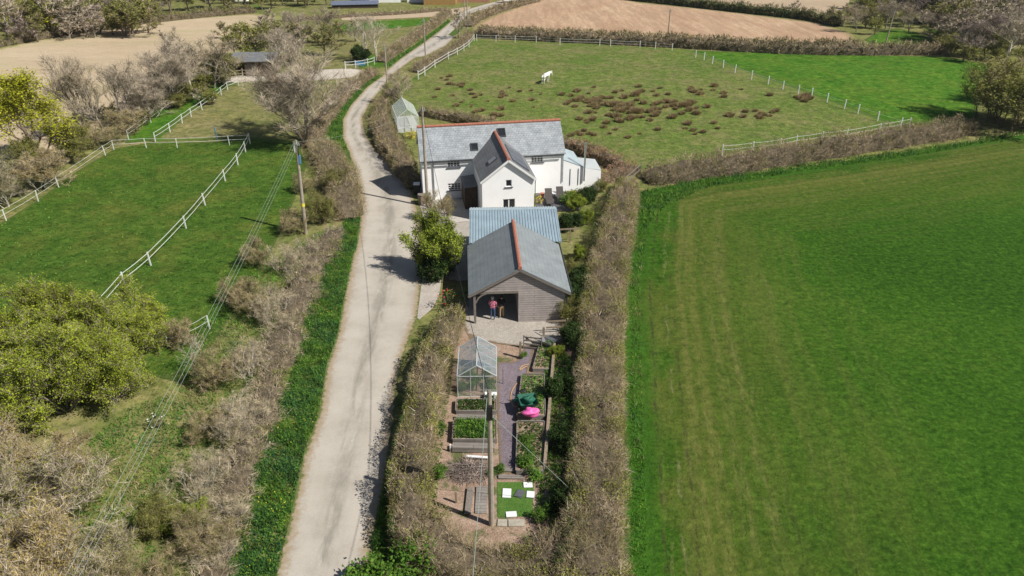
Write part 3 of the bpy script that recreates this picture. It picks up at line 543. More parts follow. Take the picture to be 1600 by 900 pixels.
# garden hedges
HR=[(2.7,16.5),(3.3,21.5),(4.3,29),(5.05,36),(5.75,42),(6.3,46),(7.6,53),(8.9,59),(9.8,63),(11.0,68.5)]
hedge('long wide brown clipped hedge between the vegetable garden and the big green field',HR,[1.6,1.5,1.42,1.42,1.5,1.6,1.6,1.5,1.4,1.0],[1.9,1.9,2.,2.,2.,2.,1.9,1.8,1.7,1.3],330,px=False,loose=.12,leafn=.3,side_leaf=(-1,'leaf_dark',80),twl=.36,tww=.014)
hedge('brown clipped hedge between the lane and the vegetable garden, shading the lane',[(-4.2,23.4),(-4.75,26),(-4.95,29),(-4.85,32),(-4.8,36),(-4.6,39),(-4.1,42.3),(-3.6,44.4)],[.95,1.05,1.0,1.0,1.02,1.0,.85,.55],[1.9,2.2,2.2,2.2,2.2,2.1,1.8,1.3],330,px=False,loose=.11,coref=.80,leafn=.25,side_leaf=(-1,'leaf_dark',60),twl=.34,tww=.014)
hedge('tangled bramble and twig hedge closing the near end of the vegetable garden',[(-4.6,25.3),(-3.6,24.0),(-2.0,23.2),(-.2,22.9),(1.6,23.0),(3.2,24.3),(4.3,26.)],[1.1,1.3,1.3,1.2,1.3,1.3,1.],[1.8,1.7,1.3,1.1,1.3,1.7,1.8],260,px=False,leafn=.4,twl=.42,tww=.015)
# roadside hedges
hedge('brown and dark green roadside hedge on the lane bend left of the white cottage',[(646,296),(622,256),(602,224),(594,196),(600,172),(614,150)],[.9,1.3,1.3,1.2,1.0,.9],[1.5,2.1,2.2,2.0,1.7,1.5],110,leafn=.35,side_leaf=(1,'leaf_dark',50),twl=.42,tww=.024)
hedge('rounded brown hedge right of the lane running up to the gateway beyond the cottage',[(650,114),(674,101),(698,88),(718,75),(732,63),(736,56)],1.0,1.3,80,leafn=.2,twl=.45,tww=.03)
hedge('brown clipped hedge on the field side of the lane above the left paddock',[(484,232),(497,204),(518,175),(545,145),(570,125),(586,114)],[1.2,1.2,1.1,1.1,1.1,.8],[1.7,1.6,1.4,1.4,1.3,1.],100,leafn=.15,twl=.42,tww=.026)
hedge('brown hedge left of the lane beyond the stable track',[(597,98),(613,86),(640,67),(663,51),(686,34),(700,22)],[1.2]*6,[1.3]*6,70,leafn=.12,twl=.45,tww=.035)
hedge('brown trimmed hedge between the left paddock corner and the lane verge',[(545,345),(540,310),(528,280),(512,252),(495,230)],[1.4,1.9,1.9,1.7,1.2],[1.5,1.8,1.8,1.7,1.4],130,leafn=.25,twl=.42,tww=.02)
hedge('scrubby pale brown bank hedge along the lane verge, left of the lane',[(330,930),(345,850),(378,740),(410,640),(442,545),(470,465),(500,400),(530,362)],[.9,.9,1.,1.1,1.2,1.3,1.2,.9],[.6,.7,.8,.9,1.,1.1,1.1,.8],110,twig='twig_ochre',leafn=.5,twl=.42,tww=.02,loose=.45,side_leaf=(1,'leaf_green',12))
# cottage garden hedges
hedge('low reddish hedge along the pasture behind the white cottage',[(655,178),(700,186),(760,200),(820,212),(890,232),(945,252)],.9,1.3,90,'twig_hedge',leafn=.2,twl=.4,tww=.027)
hedge('copper brown beech hedge beyond the flue of the cottage extension',[(888,232),(935,252),(975,268)],.9,1.5,60,'twig_red','leaf_ochre',.5,twl=.35,tww=.045)
hedge('clipped reddish hedge corner between the extension and the big field',[(935,288),(965,275),(995,266)],.9,1.3,60,'twig_red','leaf_ochre',.3,twl=.35,tww=.045)
hedge('thick brown hedge dividing the rough pasture from the big green field',[(1008,284),(1060,278),(1150,264),(1250,248),(1350,232),(1430,220),(1490,210),(1514,206)],[1.6,1.8,1.8,1.8,1.8,1.8,1.8,1.4],[1.6,1.9,1.9,1.9,1.9,1.9,1.8,1.5],100,leafn=.22,twl=.5,tww=.027)
# far hedges
hedge('long brown hedge along the top of the rough pasture',[(742,58),(850,64),(980,70),(1100,76),(1220,84),(1350,86),(1484,84)],1.3,2.,26,leafn=.1,twl=.6,tww=.09)
hedge('thin hedge at the foot of the ploughed field',[(745,52),(850,56),(980,62),(1100,68),(1220,76),(1345,75)],.9,1.5,26,'twig_dark',leafn=.4,twl=.6,tww=.09,lsize=.2)
hedge('dark green hedge across the top of the ploughed field',[(965,-2),(1040,6),(1120,15),(1210,25),(1270,31),(1310,42)],1.3,2.2,26,'twig_dark','leaf_dark',.6,twl=.6,tww=.09,lsize=.2,core='core_green')
hedge('brown hedge along the far edge of the beige stubble field',[(-60,86),(0,73),(90,56),(190,41),(300,28),(400,20)],1.2,1.7,24,'twig_dark',leafn=.3,twl=.6,tww=.09,lsize=.2)
hedge('hedge along the far side of the middle meadow below the farm',[(700,16),(640,22),(560,26),(500,30),(440,34)],.8,.9,20,leafn=.2,twl=.5,tww=.09)
hedge('brown hedge beside the ploughed field and far bend of the lane',[(733,42),(745,32),(768,22),(800,12),(840,2)],1.2,1.6,26,leafn=.2,twl=.6,tww=.09)
# ---------------------------------------------------------------- trees and shrubs (feet in photo pixels)
for k,x,y,t_,w_,lb in [('yellow_tree',62,262,118,120,'yellow green budding tree beside the beige field at the far left'),('bare_tree',132,215,84,95,'bare grey tree next to the yellow green tree'),
 ('bare_tree2',165,212,87,80,'slim bare tree, second of the row beside the beige field'),('bare_tree',196,196,92,80,'bare tree, third of the row beside the beige field'),('fan_tree',232,184,105,85,'low spreading bare tree, fourth of the row beside the beige field'),
 ('fan_tree',268,168,62,90,'pale bare tree at the head of the bright grass strip'),('pale_tree',302,152,48,95,'bare tree with light stems left of the dark stable'),('bare_tree2',335,138,50,80,'greyish bare tree close left of the dark stable'),('olive_tree',340,130,82,60,'ivy green half bare tree just left of the dark stable'),
 ('fan_tree',476,224,56,138,'large fan shaped bare tree at the corner of the left paddock'),('far_green',402,94,36,70,'dark green ivy clad tree behind the dark stable'),('far_green',368,88,50,52,'low round green tree left behind the stable roof'),
 ('bare_tree',438,104,42,80,'bare tree right behind the stable roof'),('bare_tree2',505,68,5,85,'tall bare tree standing in the far meadow'),('bare_tree',463,62,15,75,'bare tree left of the tall one in the far meadow'),('far_tree',425,60,14,60,'brown bare tree at the left end of the far meadow'),
 ('thin_tree',570,98,22,60,'ivy trunked bare tree by the pony pen, left of two'),('thin_tree',588,96,20,66,'ivy trunked bare tree by the pony pen, right of two'),('bare_tree2',630,166,108,58,'bare brown rounded tree beside the lane above the white greenhouse'),
 ('far_tree',716,60,12,34,'bare tree at the far bend of the lane'),('pale_tree',1572,96,14,100,'tall bare tree with two pale trunks at the upper right'),('bare_tree',1618,88,8,100,'tall bare tree cut by the right edge of the photo'),
 ('purple_tree',1514,92,33,82,'purple grey bare tree left of the pale trunked tree'),('purple_tree',1555,74,22,80,'purple grey bare tree behind the pale trunked tree'),('far_green',1524,88,50,34,'small yellow green tree in front of the purple grey trees'),('far_brown',1482,88,62,56,'low brown tree by the far lane end'),
 ('bare_tree',1383,46,-3,90,'bare spreading tree above the valley meadow'),('bare_tree2',1338,50,3,64,'bare tree at the right end of the ploughed field'),('far_brown',1316,42,6,66,'olive brown round tree on the corner of the ploughed field'),('far_green',1366,54,26,40,'yellowish bush above the valley meadow'),
 ('bare_tree',1450,64,18,70,'bare tree on the slope right of the valley meadow'),('bare_tree2',1420,50,2,66,'bare tree on the slope behind the valley meadow'),('far_tree',1242,26,-8,44,'single bare tree in the hedge above the ploughed field'),('far_yellow',1508,44,8,40,'pale green tree in front of the dark valley wood'),
 ('far_brown',1295,34,8,46,'dark brown tree left of the olive brown round tree')]: plant(k,(x,y),-max(t_,.1) if t_>0 else -.01,lb,'tree',wide=w_)
for k,x,y,t_,w_,lb in [('dark_shrub',1592,202,98,140,'huge rounded brown green thicket at the right edge beside the bright pasture'),('dark_shrub',1548,188,112,90,'rounded olive thicket left of the huge one at the right edge'),('brown_shrub',1600,160,92,120,'greyish brown thicket behind the huge one at the right edge')]: plant(k,(x,y),-t_,lb,'shrub',wide=w_)
plant('ivy_bush',(565,98),-72,'dark ivy bush around the foot of the left pen tree','bush',wide=26)
plant('green_bush',(686,430),-338,'yellow green bushy tree at the lane edge in front of the cottage','bush',wide=76)
plant('ivy_bush',(676,430),2.3,'dark ivy at the foot of the yellow green bushy tree, lane side','bush',wide=1.)
plant('ivy_bush',(693,430),2.0,'dark ivy at the foot of the yellow green bushy tree, drive side','bush')
plant('brown_shrub',(688,342),-298,'brown twiggy shrub between the lane pole and the cottage','shrub',wide=52)
# left: far trees beyond the beige field
L=[('far_tree',22,66,8,'grey bare tree at the left edge beyond the beige field'),('far_tree',84,58,9,'tall rounded bare tree below the red field'),('far_brown',50,64,6,'brown bare tree under the red field'),
 ('far_yellow',12,58,5,'yellow green tree at the left edge beyond the beige field'),('far_green',120,54,6,'olive tree beyond the beige field'),('far_green',150,46,5,'light green tree beyond the beige field'),
 ('far_purple',172,38,6.5,'purple grey tree beyond the beige field'),('far_tree',196,36,7,'broad bare tree beyond the beige field'),('far_yellow',221,28,6,'yellow green tree beyond the beige field, right of the red field'),
 ('far_purple',242,26,4,'whitish bare bush near the far green strip'),('far_brown',268,20,7,'dark brown tree near the far green strip'),('far_green',295,17,5,'green tree near the far green strip'),('far_tree',330,14,7,'bare tree near the far farm, left'),
 ('far_brown',352,17,6,'brown tree near the far farm, middle'),('far_brown',385,12,7,'brown tree near the far farm, right'),('far_green',410,16,5,'dark green tree by the far farm'),('far_brown',60,66,4,'low brown thicket at the hedge of the beige field'),('far_purple',35,68,4,'low purple thicket at the hedge of the beige field'),('far_brown',100,56,4.5,'low olive thicket at the hedge of the beige field')]
for k,x,y,h,lb in L: plant(k,(x,y),h*1.15,lb,'tree',wide=1.5,group='trees beyond the beige field')
rw=np.random.RandomState(8)
def sp(n,x0,x1,y0,y1,keys,h0,h1): return [(keys[rw.randint(len(keys))],*at(rw.uniform(x0,x1),rw.uniform(y0,y1)),rw.uniform(h0,h1),1.7) for _ in range(n)]
wood('woodland','dark wood filling the valley at the upper right corner',sp(60,1440,1720,-14,36,['far_brown','far_purple','far_purple'],7,11)+sp(30,1330,1480,-12,16,['far_brown','far_tree'],6,9))
wood('woodland','grey brown wood on the slope at the upper right',sp(34,1470,1620,20,72,['far_tree','far_brown','far_tree'],5,8))
wood('woodland','mixed spring wood beyond the beige field at the upper left',sp(70,-60,240,22,62,['far_tree','far_brown','far_green','far_green','far_yellow','far_purple'],4,7)+sp(40,225,520,-8,14,['far_tree','far_brown','far_green'],4,6))
wood('scrub','low olive scrub on the slope behind the valley meadow',sp(34,1345,1480,12,44,['far_brown','far_green','far_tree'],2.2,4)+sp(24,1490,1640,62,100,['far_brown','far_green','far_purple'],2.,3.4)+sp(14,1460,1500,66,84,['far_brown','far_green'],2.,3.))
wood('scrub','brushwood beneath the bare trees beside the beige field',sp(16,235,345,110,165,['far_brown','far_tree','far_green'],1.6,2.6)+sp(12,120,235,185,225,['far_brown','far_tree'],1.6,2.6))
wood('woodland','scrub of brown trees around the stable',sp(12,400,560,64,96,['far_tree','far_brown'],3,5)+sp(8,350,430,60,80,['far_brown','far_green'],3,5))
# left scrub in front of the beige field
for k,x,y,h,wd,lb in [('ochre_tree',62,296,4.,1.3,'lichen grey scrub tree on the paddock fence line below the yellow green tree'),('ochre_tree2',14,322,4.4,1.3,'ochre scrub tree at the far end of the left edge fence'),('olive_tree',122,252,3.6,1.2,'olive green scrub tree on the paddock fence corner'),
 ('ochre_tree',-40,352,4.,1.2,'grey branched scrub tree cut by the left edge above the paddock'),('brown_shrub',165,226,2.6,1.6,'brown shrub by the upper corner of the paddock fence'),('grey_shrub',225,186,2.4,1.8,'pale brushwood at the foot of the bare tree row'),('brown_shrub',190,205,2.8,1.6,'brushwood under the bare tree row'),('olive_tree',58,272,3.6,1.2,'yellowish scrub tree under the yellow green tree'),('dark_shrub',270,168,2.2,1.6,'dark scrub beside the bright grass strip'),('brown_shrub',330,128,2.,1.6,'brown scrub left of the stable yard')]:
    plant(k,(x,y),h,lb,'tree' if 'tree' in k else 'shrub',wide=wd)
# big spring green thicket and ochre trees, lower left
for k,x,y,h,lb in [('spring_tree',30,600,5.2,'spring green tree at the left edge of the big thicket'),('spring_tree2',105,640,5.2,'spring green tree in the middle of the big thicket'),('spring_tree',178,632,4.6,'spring green tree at the front right of the big thicket'),
  ('spring_tree2',200,560,4.6,'spring green tree at the back right of the big thicket'),('spring_tree',110,550,4.8,'spring green tree at the back of the big thicket'),('spring_tree2',-40,640,5.4,'spring green tree cut by the left edge of the photo')]:
    plant(k,(x,y),h,lb,'tree',wide=1.0,group='trees of the spring green thicket')
for k,x,y,h,lb in [('ochre_tree',20,760,4.8,'ochre budding tree at the left edge below the spring green thicket'),('ochre_tree2',70,850,4.8,'lichen covered ochre tree at the lower left'),('ochre_tree',120,790,3.8,'ochre budding tree right of the lichen covered one'),('ochre_tree2',-30,900,5.4,'grey twigged tree cut by the lower left corner'),('ochre_tree',60,980,5.2,'ochre tree cut by the bottom edge at lower left'),('ochre_tree2',160,930,3.4,'low ochre tree at the bottom edge beside the wires')]:
    plant(k,(x,y),h,lb,'tree',wide=1.05,group='ochre trees at the lower left')
# scrub between the left field and the lane
S=[('brown_shrub',462,365,2.6,'brown shrub just left of the leaning pole foot'),('dark_shrub',500,350,3.4,'broad olive brown shrub right of the leaning pole'),('dark_shrub',528,300,3.,'rounded grey brown shrub between leaning pole and lane'),('brown_shrub',480,300,2.4,'brown shrub behind the leaning pole'),
 ('grey_shrub',445,425,2.8,'pale twisted shrub below the leaning pole'),('brown_shrub',405,415,2.7,'reddish brown shrub at the paddock edge'),('grey_shrub',425,500,2.8,'straw pale shrub midway along the bank'),('brown_shrub',400,490,3.0,'tall brown shrub behind the straw pale one'),
 ('brown_shrub',370,470,2.4,'thin brown shrub near the paddock wires'),('grey_shrub',395,590,3.0,'bleached shrub with twisted stems above the verge'),('brown_shrub',350,600,3.,'brown shrub under the three wires'),('thin_tree',305,590,3.6,'slender bare sapling in front of the paddock fence'),
 ('grey_shrub',365,690,3.0,'pale tangled shrub beside the lush verge'),('brown_shrub',322,690,2.3,'brown shrub with white blossom near the wires'),('grey_shrub',310,780,2.9,'pale brown shrub in the lower scrub'),('dark_shrub',255,830,2.4,'olive tinted shrub under the wires'),
 ('brown_shrub',330,860,2.8,'brown shrub near the bottom of the bank'),('brown_shrub',240,920,2.8,'brown shrub at the bottom edge left of the verge'),('brown_shrub',275,540,2.6,'brown shrub beside the spring green thicket')]
for k,x,y,h,lb in S: plant(k,(x,y),h*.8,lb,'tree' if 'sapling' in lb else 'shrub',wide=.95,group='scrub on the bank left of the lane')
for i,(x,y) in enumerate([(350,880),(362,820),(372,765),(392,715),(404,660),(420,610),(432,560),(448,520),(462,470),(478,430),(492,400),(330,800),(345,735),(372,655),(405,555),(438,470)]):
    plant('grey_shrub',(x-10,y),1.15+.3*math.sin(i*2.1),'pale twisted low shrub in the tangled row on the lane bank','shrub','pale low shrubs along the lane bank',wide=1.35)
plant('green_bush',(290,830),1.5,'small bright yellow green bush in the lower scrub','bush',wide=1.3)
plant('green_bush',(445,560),.8,'small lime green bush on the edge of the bank','bush',wide=1.1)
# shrubs in and beside the garden
for k,x,y,h,lb in [('ivy_bush',878,620,1.4,'dark green ivy on the garden side of the field hedge, by the pink sack'),('ivy_bush',880,700,1.3,'dark green ivy on the garden side of the field hedge, lower part'),('ivy_bush',885,790,1.3,'dark green bush in the shade right of the turf square'),
  ('ivy_bush',893,360,1.6,'glossy dark green shrub right of the blue roofed shed'),('green_bush',902,330,1.6,'yellow green shrub behind the blue roofed shed, field side'),('ivy_bush',893,470,1.7,'dark green shrub beside the boarded garage wall'),
  ('green_bush',905,405,1.3,'lime tinted shrub beside the garage roof'),('dark_shrub',880,500,1.6,'twiggy shrub at the right corner of the garage'),('green_bush',868,560,1.,'fresh green bush beside the raised bed edge'),('ivy_bush',898,545,1.6,'ivy mound against the field hedge near the gate'),('dark_shrub',886,432,1.5,'olive shrub squeezed between garage eaves and field hedge'),('ivy_bush',903,445,1.4,'ivy mass on the field hedge beside the garage roof'),('green_bush',912,352,1.5,'light green shrub on the field hedge by the short pale rail'),('ivy_bush',915,318,1.5,'dark laurel on the field hedge below the patio'),('dark_shrub',938,300,1.2,'low twiggy bush at the corner of the extension')]:
    plant(k,(x,y),h,lb,'bush')
plant('leafy_plant',(622,884),1.7,'big lush green clump on the verge at the bottom right of the lane','plant',wide=1.4)
plant('leafy_plant',(600,905),1.2,'lower lush green clump at the bottom of the lane','plant',wide=1.4)
# ---------------------------------------------------------------- grass and ground cover
def scatter(poly,n,rg):
    P=np.array(poly); lo,hi=P.min(0),P.max(0); out=np.zeros((0,2))
    while len(out)<n: q=rg.uniform(lo,hi,(n*2,2)); out=np.concatenate([out,q[inside(q,poly)]])
    return out[:n]
def pn(P,sc,s=0): return (np.sin(P[:,0]*sc+s)+np.sin(P[:,1]*sc*1.13+s*2)+np.sin((P[:,0]+P[:,1])*sc*1.7+s*3)*.7)/2.7
def grass(name,label,poly,dens,h,w,mats,px=True,seed=1,lean=.45,leaf=0,flower=None):
    rg=np.random.RandomState(seed); poly=ats(poly) if px else poly; A=np.array(poly); ar=abs(sum(A[i-1,0]*A[i,1]-A[i,0]*A[i-1,1] for i in range(len(A))))/2; n=int(ar*dens)
    P=scatter(poly,n,rg); z=np.array([hz(y) for y in P[:,1]])+.01; hh=h*rg.uniform(.5,1.2,n)*(1+.6*pn(P,1.9,seed)+.45*pn(P,5.3,seed+2)); hh=np.maximum(hh,h*.2)
    D=nrm(rnd_unit(rg,n)*lean+np.array([0,0,1.])); P3=np.column_stack([P,z]); k=pn(P,.9,seed+5)+rg.normal(size=n)*.35
    ms=list(mats); th=np.linspace(-1.,.6,len(ms)) if len(ms)>1 else [-9]; idx=np.zeros(n,int)
    for i in range(1,len(ms)): idx[k>th[i]]=i
    parts=[]
    for i in range(len(ms)):
        s=idx==i; v,f=tri_twigs(rg,P3[s],D[s],hh[s],w*rg.uniform(.6,1.5,s.sum())); parts.append((v,f,i))
    if leaf: m=int(n*leaf); j=rg.randint(0,n,m); q=P3[j]+np.column_stack([rg.normal(size=(m,2))*.05,hh[j]*rg.uniform(.3,1.,m)]); parts.append((*quad_leaves(rg,q,.09*rg.uniform(.6,1.4,m),.5),len(ms))); ms.append('leaf_green')
    if flower: m=int(ar*flower[1]); j=rg.randint(0,n,m*4); j=j[k[j]>.1][:m]; q=P3[j]+np.column_stack([np.zeros((len(j),2)),hh[j]]); parts.append((*quad_leaves(rg,q,np.full(len(j),.07),.9),len(ms))); ms.append(flower[0])
    return tag(link(bpy.data.objects.new(name,np_mesh(name,parts,ms))),label,'grass',kind='stuff')
VERGE=[(345,920),(358,850),(372,795),(390,740),(408,690),(430,642),(452,594),(472,530),(484,460),(502,415),(517,385),(535,350),(556,330),(563,342),(556,389),(551,400),(540,455),(527,525),(510,572),(498,648),(474,714),(455,803),(428,920)]
grass('verge_grass','lush bright green grass verge on the left of the lane',VERGE,330,.30,.045,['daffodil_blade','grass_blade','grass_blade','grass_blade'],leaf=.5,flower=('petal_yellow',2.2),seed=4)
grass('verge_grass','green grass verge on the inside of the lane bend beyond the leaning pole',[(552,330),(548,300),(532,270),(520,240),(502,212),(500,195),(515,180),(535,160),(560,138),(592,118),(598,119),(574,136),(548,165),(536,187),(535,215),(543,233),(556,271),(562,307),(563,335)],120,.28,.07,['grass_blade','grass_blade'],leaf=.4,seed=9)
grass('verge_grass','thin green verge beyond the stable track',[(600,104),(620,90),(655,66),(680,48),(700,32),(704,34),(684,50),(657,70),(625,92),(607,107)],50,.3,.12,['grass_blade'],seed=11)
grass('verge_grass','dark green verge under the hedge on the right of the lane',[(583,842),(592,800),(604,740),(618,735),(620,800),(660,850),(655,930),(575,930)],330,.24,.045,['grass_blade','daffodil_blade'],leaf=.6,seed=12)
grass('field_edge_grass','long green grass along the foot of the field hedge',[(986,910),(986,640),(986,440),(1001,310),(1012,300),(1020,330),(1000,440),(1005,640),(1012,910)],110,.20,.04,['grass_blade','grass_blade','straw_blade'],leaf=.1,seed=14)
grass('field_edge_grass','tall green nettles and grass in the corner of the big field',[(992,345),(1000,300),(1080,283),(1250,258),(1400,238),(1530,218),(1600,206),(1600,211),(1530,226),(1400,248),(1250,268),(1110,292),(1040,322),(1010,360)],60,.35,.07,['grass_blade','grass_blade'],leaf=.5,seed=15)
grass('rough_grass','rough green and straw grass under the scrub left of the lane',[(130,700),(200,640),(280,610),(300,520),(380,430),(440,400),(520,350),(510,385),(480,450),(450,590),(405,690),(358,850),(345,920),(100,920)],85,.24,.045,['straw_blade','grass_blade','grass_blade','grass_blade'],leaf=.3,seed=17,lean=.8,flower=('petal_yellow',.05))
grass('garden_weeds','green weeds growing along the inside of the lane hedge in the garden',[(716,500),(712,540),(705,600),(695,660),(688,740),(680,790),(672,790),(680,700),(690,620),(700,560),(708,500)],120,.18,.05,['grass_blade','straw_blade','grass_blade'],leaf=1.2,seed=19,flower=('petal_white',1.5))
grass('garden_weeds','green plants in the shade along the field hedge inside the garden',[(845,560),(870,545),(893,560),(896,640),(880,760),(868,830),(838,800),(850,700),(858,620)],130,.25,.06,['grass_blade','daffodil_blade'],leaf=1.5,seed=20)
grass('paddock_tufts','tufts of longer green grass scattered over the left paddock',P_L,5,.14,.10,['grass_blade','grass_blade'],px=False,seed=23,lean=1.1)
# rush tussocks in the pasture
rg=np.random.RandomState(77); n=420; aa=rg.rand(n)*6.28; rr=rg.rand(n)**.7*.28; P3=np.column_stack([np.cos(aa)*rr,np.sin(aa)*rr,np.zeros(n)])
D=nrm(np.column_stack([np.cos(aa)*rr*2.2,np.sin(aa)*rr*2.2,np.full(n,.9)])+rg.normal(size=(n,3))*.18); v,f=tri_twigs(rg,P3,D,.55*rg.uniform(.5,1.1,n),np.full(n,.05)); RUSH=np_mesh('rush_tussock',[(v,f,0)],['rush_blade'])
def rush(x,y,s): 
    X,Y=at(x,y); o=bpy.data.objects.new('rush_tussock',RUSH); o.location=(X,Y,hz(Y)); o.rotation_euler=(0,0,rg.rand()*6.28); o.scale=(s*1.1,s*1.1,s*1.05); link(o); tag(o,'brown rush tussock growing in the rough pasture','rush','brown rush tussocks in the pasture')
for cx,cy,sx,sy,k,s0 in [(965,160,62,15,52,.95),(1000,170,34,10,26,1.05),(925,160,30,7,12,.9),(1075,165,12,14,16,1.1),(1170,182,28,6,14,1.),(980,185,50,14,16,1.),(712,133,24,9,10,.8),(715,158,44,10,12,.7),(760,180,30,8,10,.9),(1100,145,70,10,14,.9),(1250,155,18,4,8,1.),(820,150,60,14,12,.7),(1060,205,60,12,10,.7),(900,215,30,8,10,.8)]:
    for _ in range(k):
        x=cx+rg.normal()*sx*.75; y=cy+rg.normal()*sy*.75
        if inside(np.array([at(x,y)]),P_P)[0]: rush(x,y,s0*rg.uniform(.6,1.25))
# ---------------------------------------------------------------- the cottage
HO=(-8.05,65.15); HRZ=R(9.7)
house=root('cottage','long white cottage with slate roofs, terracotta ridges and a front gable wing','house',(*HO,0),HRZ)
def window(x0,x1,z0,z1,y,nx,nz,parent,name='window',sill=True,frame='white_paint',bar=.06):
    """window set in an opening of a wall facing -y at y"""
    d=.10; m=MB(); f=.06
    m.box(x0,x0+f,y+d-.04,y+d,z0,z1).box(x1-f,x1,y+d-.04,y+d,z0,z1).box(x0+f,x1-f,y+d-.04,y+d,z0,z0+f).box(x0+f,x1-f,y+d-.04,y+d,z1-f,z1)
    for i in range(1,nx): x=x0+(x1-x0)*i/nx; b=bar*(1.6 if nx%2==0 and i==nx//2 else 1); m.box(x-b/2,x+b/2,y+d-.032,y+d-.001,z0+f,z1-f)
    for i in range(1,nz): z=z0+(z1-z0)*i/nz; m.box(x0+f,x1-f,y+d-.03,y+d-.003,z-bar/2,z+bar/2)
    w_=m.build(name,frame,parent); MB().box(x0+.01,x1-.01,y+d+.004,y+d+.03,z0+.01,z1-.01).build('pane','glass_dark',w_)
    if sill: MB().box(x0-.1,x1+.1,y-.09,y+d-.05,z0-.07,z0-.003).build('sill','slate_board',w_)
    return w_
EZ=3.95; RZ=6.05; HD=4.7; HL=12.95
m=MB(); wh=[(2.3,3.4,3.02,3.68),(2.25,3.45,.85,1.5),(9.95,11.05,3.02,3.68)]
m.wall((0,0),(HL,0),-.1,EZ,wh); m.wall((HL,0),(HL,HD),-.1,EZ); m.wall((HL,HD),(0,HD),-.1,EZ); m.wall((0,HD),(0,0),-.1,EZ)
m.face([(HL,0,EZ),(HL,HD,EZ),(HL,HD/2,RZ-.05)]); m.face([(0,HD,EZ),(0,0,EZ),(0,HD/2,RZ-.05)]); m.build('wall','whitewash',house)
for (a,b,c,d),nx in zip(wh,(4,4,4)): window(a,b,c,d,0,nx,3,house)
m=MB(); o=.14; e=.28; sl=(RZ-EZ)/(HD/2)
m.slab([(-o,-e,EZ-e*sl+.12),(HL+o,-e,EZ-e*sl+.12),(HL+o,HD/2,RZ+.12),(-o,HD/2,RZ+.12)],.09)
m.slab([(HL+o,HD+e,EZ-e*sl+.12),(-o,HD+e,EZ-e*sl+.12),(-o,HD/2+.002,RZ+.12),(HL+o,HD/2+.002,RZ+.12)],.09)
roof=m.build('roof','slate',house)
def ridge(a,b,r,parent,mat='terracotta'):
    a=Vector(a);b=Vector(b);L_=(b-a).length;u=(b-a)/L_;n=int(L_/.42);m=MB()
    for i in range(n): p=a+u*(L_*i/n);q=a+u*(L_*(i+1)/n-.012); m.tube([tuple(p),tuple(q)],[r*1.06,r],8)
    return m.build('ridge_tiles',mat,parent,smooth=False)
ridge((-o,HD/2,RZ+.13),(HL+o,HD/2,RZ+.13),.13,roof)
def skylight(x,t,w_,h_,parent,ex=(0,0,0),name='skylight',pane='glass_dark'):
    """on the front slope: x along the eave, t metres up the slope from y=0"""
    m=MB(); c=1/math.hypot(1,sl)
    P=lambda a,b,n=0.:(x+a,b*c-n*sl*c,EZ+.12+b*sl*c+n*c)
    for a0,a1,b0,b1 in ((-.07,0,-.07,h_+.07),(w_,w_+.07,-.07,h_+.07),(0,w_,-.07,0),(0,w_,h_,h_+.07)): m.slab([P(a0,t+b0,.09),P(a1,t+b0,.09),P(a1,t+b1,.09),P(a0,t+b1,.09)],.1)
    f=m.build(name,'dark_metal',parent); MB().slab([P(0,t,.05),P(w_,t,.05),P(w_,t+h_,.05),P(0,t+h_,.05)],.03).build('pane',pane,f)
skylight(7.15,1.75,.62,.75,roof); skylight(4.55,.5,.55,.6,roof)
MB().tube([(.05,-e-.05,EZ-.22),(HL-.02,-e-.05,EZ-.22)],.06,8).build('gutter','dark_metal',house)
m=MB().tube([(1.0,-.08,EZ-.2),(1.0,-.08,0)],.045,8).build('downpipe','steel',house); MB().tube([(12.9,-.08,EZ-.2),(12.9,-.08,1.)],.045,8).build('downpipe','steel',house)
# front wing
WX=6.87; WW=2.22; WF=-5.7; WE=3.75; WR=5.45; ws=(WR-WE)/WW
m=MB(); gh=[(2.0,2.52,3.1,3.72),(1.75,2.8,.05,2.0)]
m.wall((WX-WW,WF),(WX+WW,WF),-.1,WE,gh); m.wall((WX-WW,-.003),(WX-WW,WF),-.1,WE); m.wall((WX+WW,WF),(WX+WW,-.003),-.1,WE)
m.face([(WX-WW,WF,WE),(WX+WW,WF,WE),(WX,WF,WR-.03)]); m.build('wing_wall','whitewash',house)
x0=WX-WW; window(x0+2.0,x0+2.52,3.1,3.72,WF,1,1,house); window(x0+1.75,x0+2.8,.05,2.0,WF,2,1,house,name='french_door',sill=False)
def mainz(y): return EZ+.12+y*sl
m=MB(); e2=.16; f_=WF-.2
for sg in (-1,1):
    xe=WX+sg*(WW+e2); ze=WE-e2*ws+.11; zr=WR+.11
    yb_e=(ze-.12-EZ)/sl; yb_r=(zr-.12-EZ)/sl
    pts=[(xe,f_,ze),(WX+sg*.002,f_,zr),(WX+sg*.002,yb_r+.1,zr),(xe,yb_e+.1,ze)]
    q=[Vector(p) for p in pts]; nn=(q[1]-q[0]).cross(q[2]-q[1]); m.slab(pts if nn.z>0 else pts[::-1],.08)
wroof=m.build('wing_roof','slate_dark',house)
ridge((WX,f_-.02,WR+.13),(WX,(WR-EZ)/sl-.05,WR+.13),.15,wroof)
m=MB()   # white barge boards
for sg in (-1,1): m.bar((WX+sg*(WW+e2),f_-.02,WE-e2*ws+.01),(WX,f_-.02,WR+.01),.04,.17)
m.build('bargeboard','white_paint',house)
m=MB(); L3=lambda a,b,n:(WX+(WW-b/math.hypot(1,ws)),a,WE+.11+b*ws/math.hypot(1,ws)+n)
for i in range(3): m.slab([L3(-5.1+i*1.45,.35,.09),L3(-3.72+i*1.45,.35,.09),L3(-3.72+i*1.45,2.15,.09),L3(-5.1+i*1.45,2.15,.09)],.04)
m.build('solar_panel','solar',wroof)
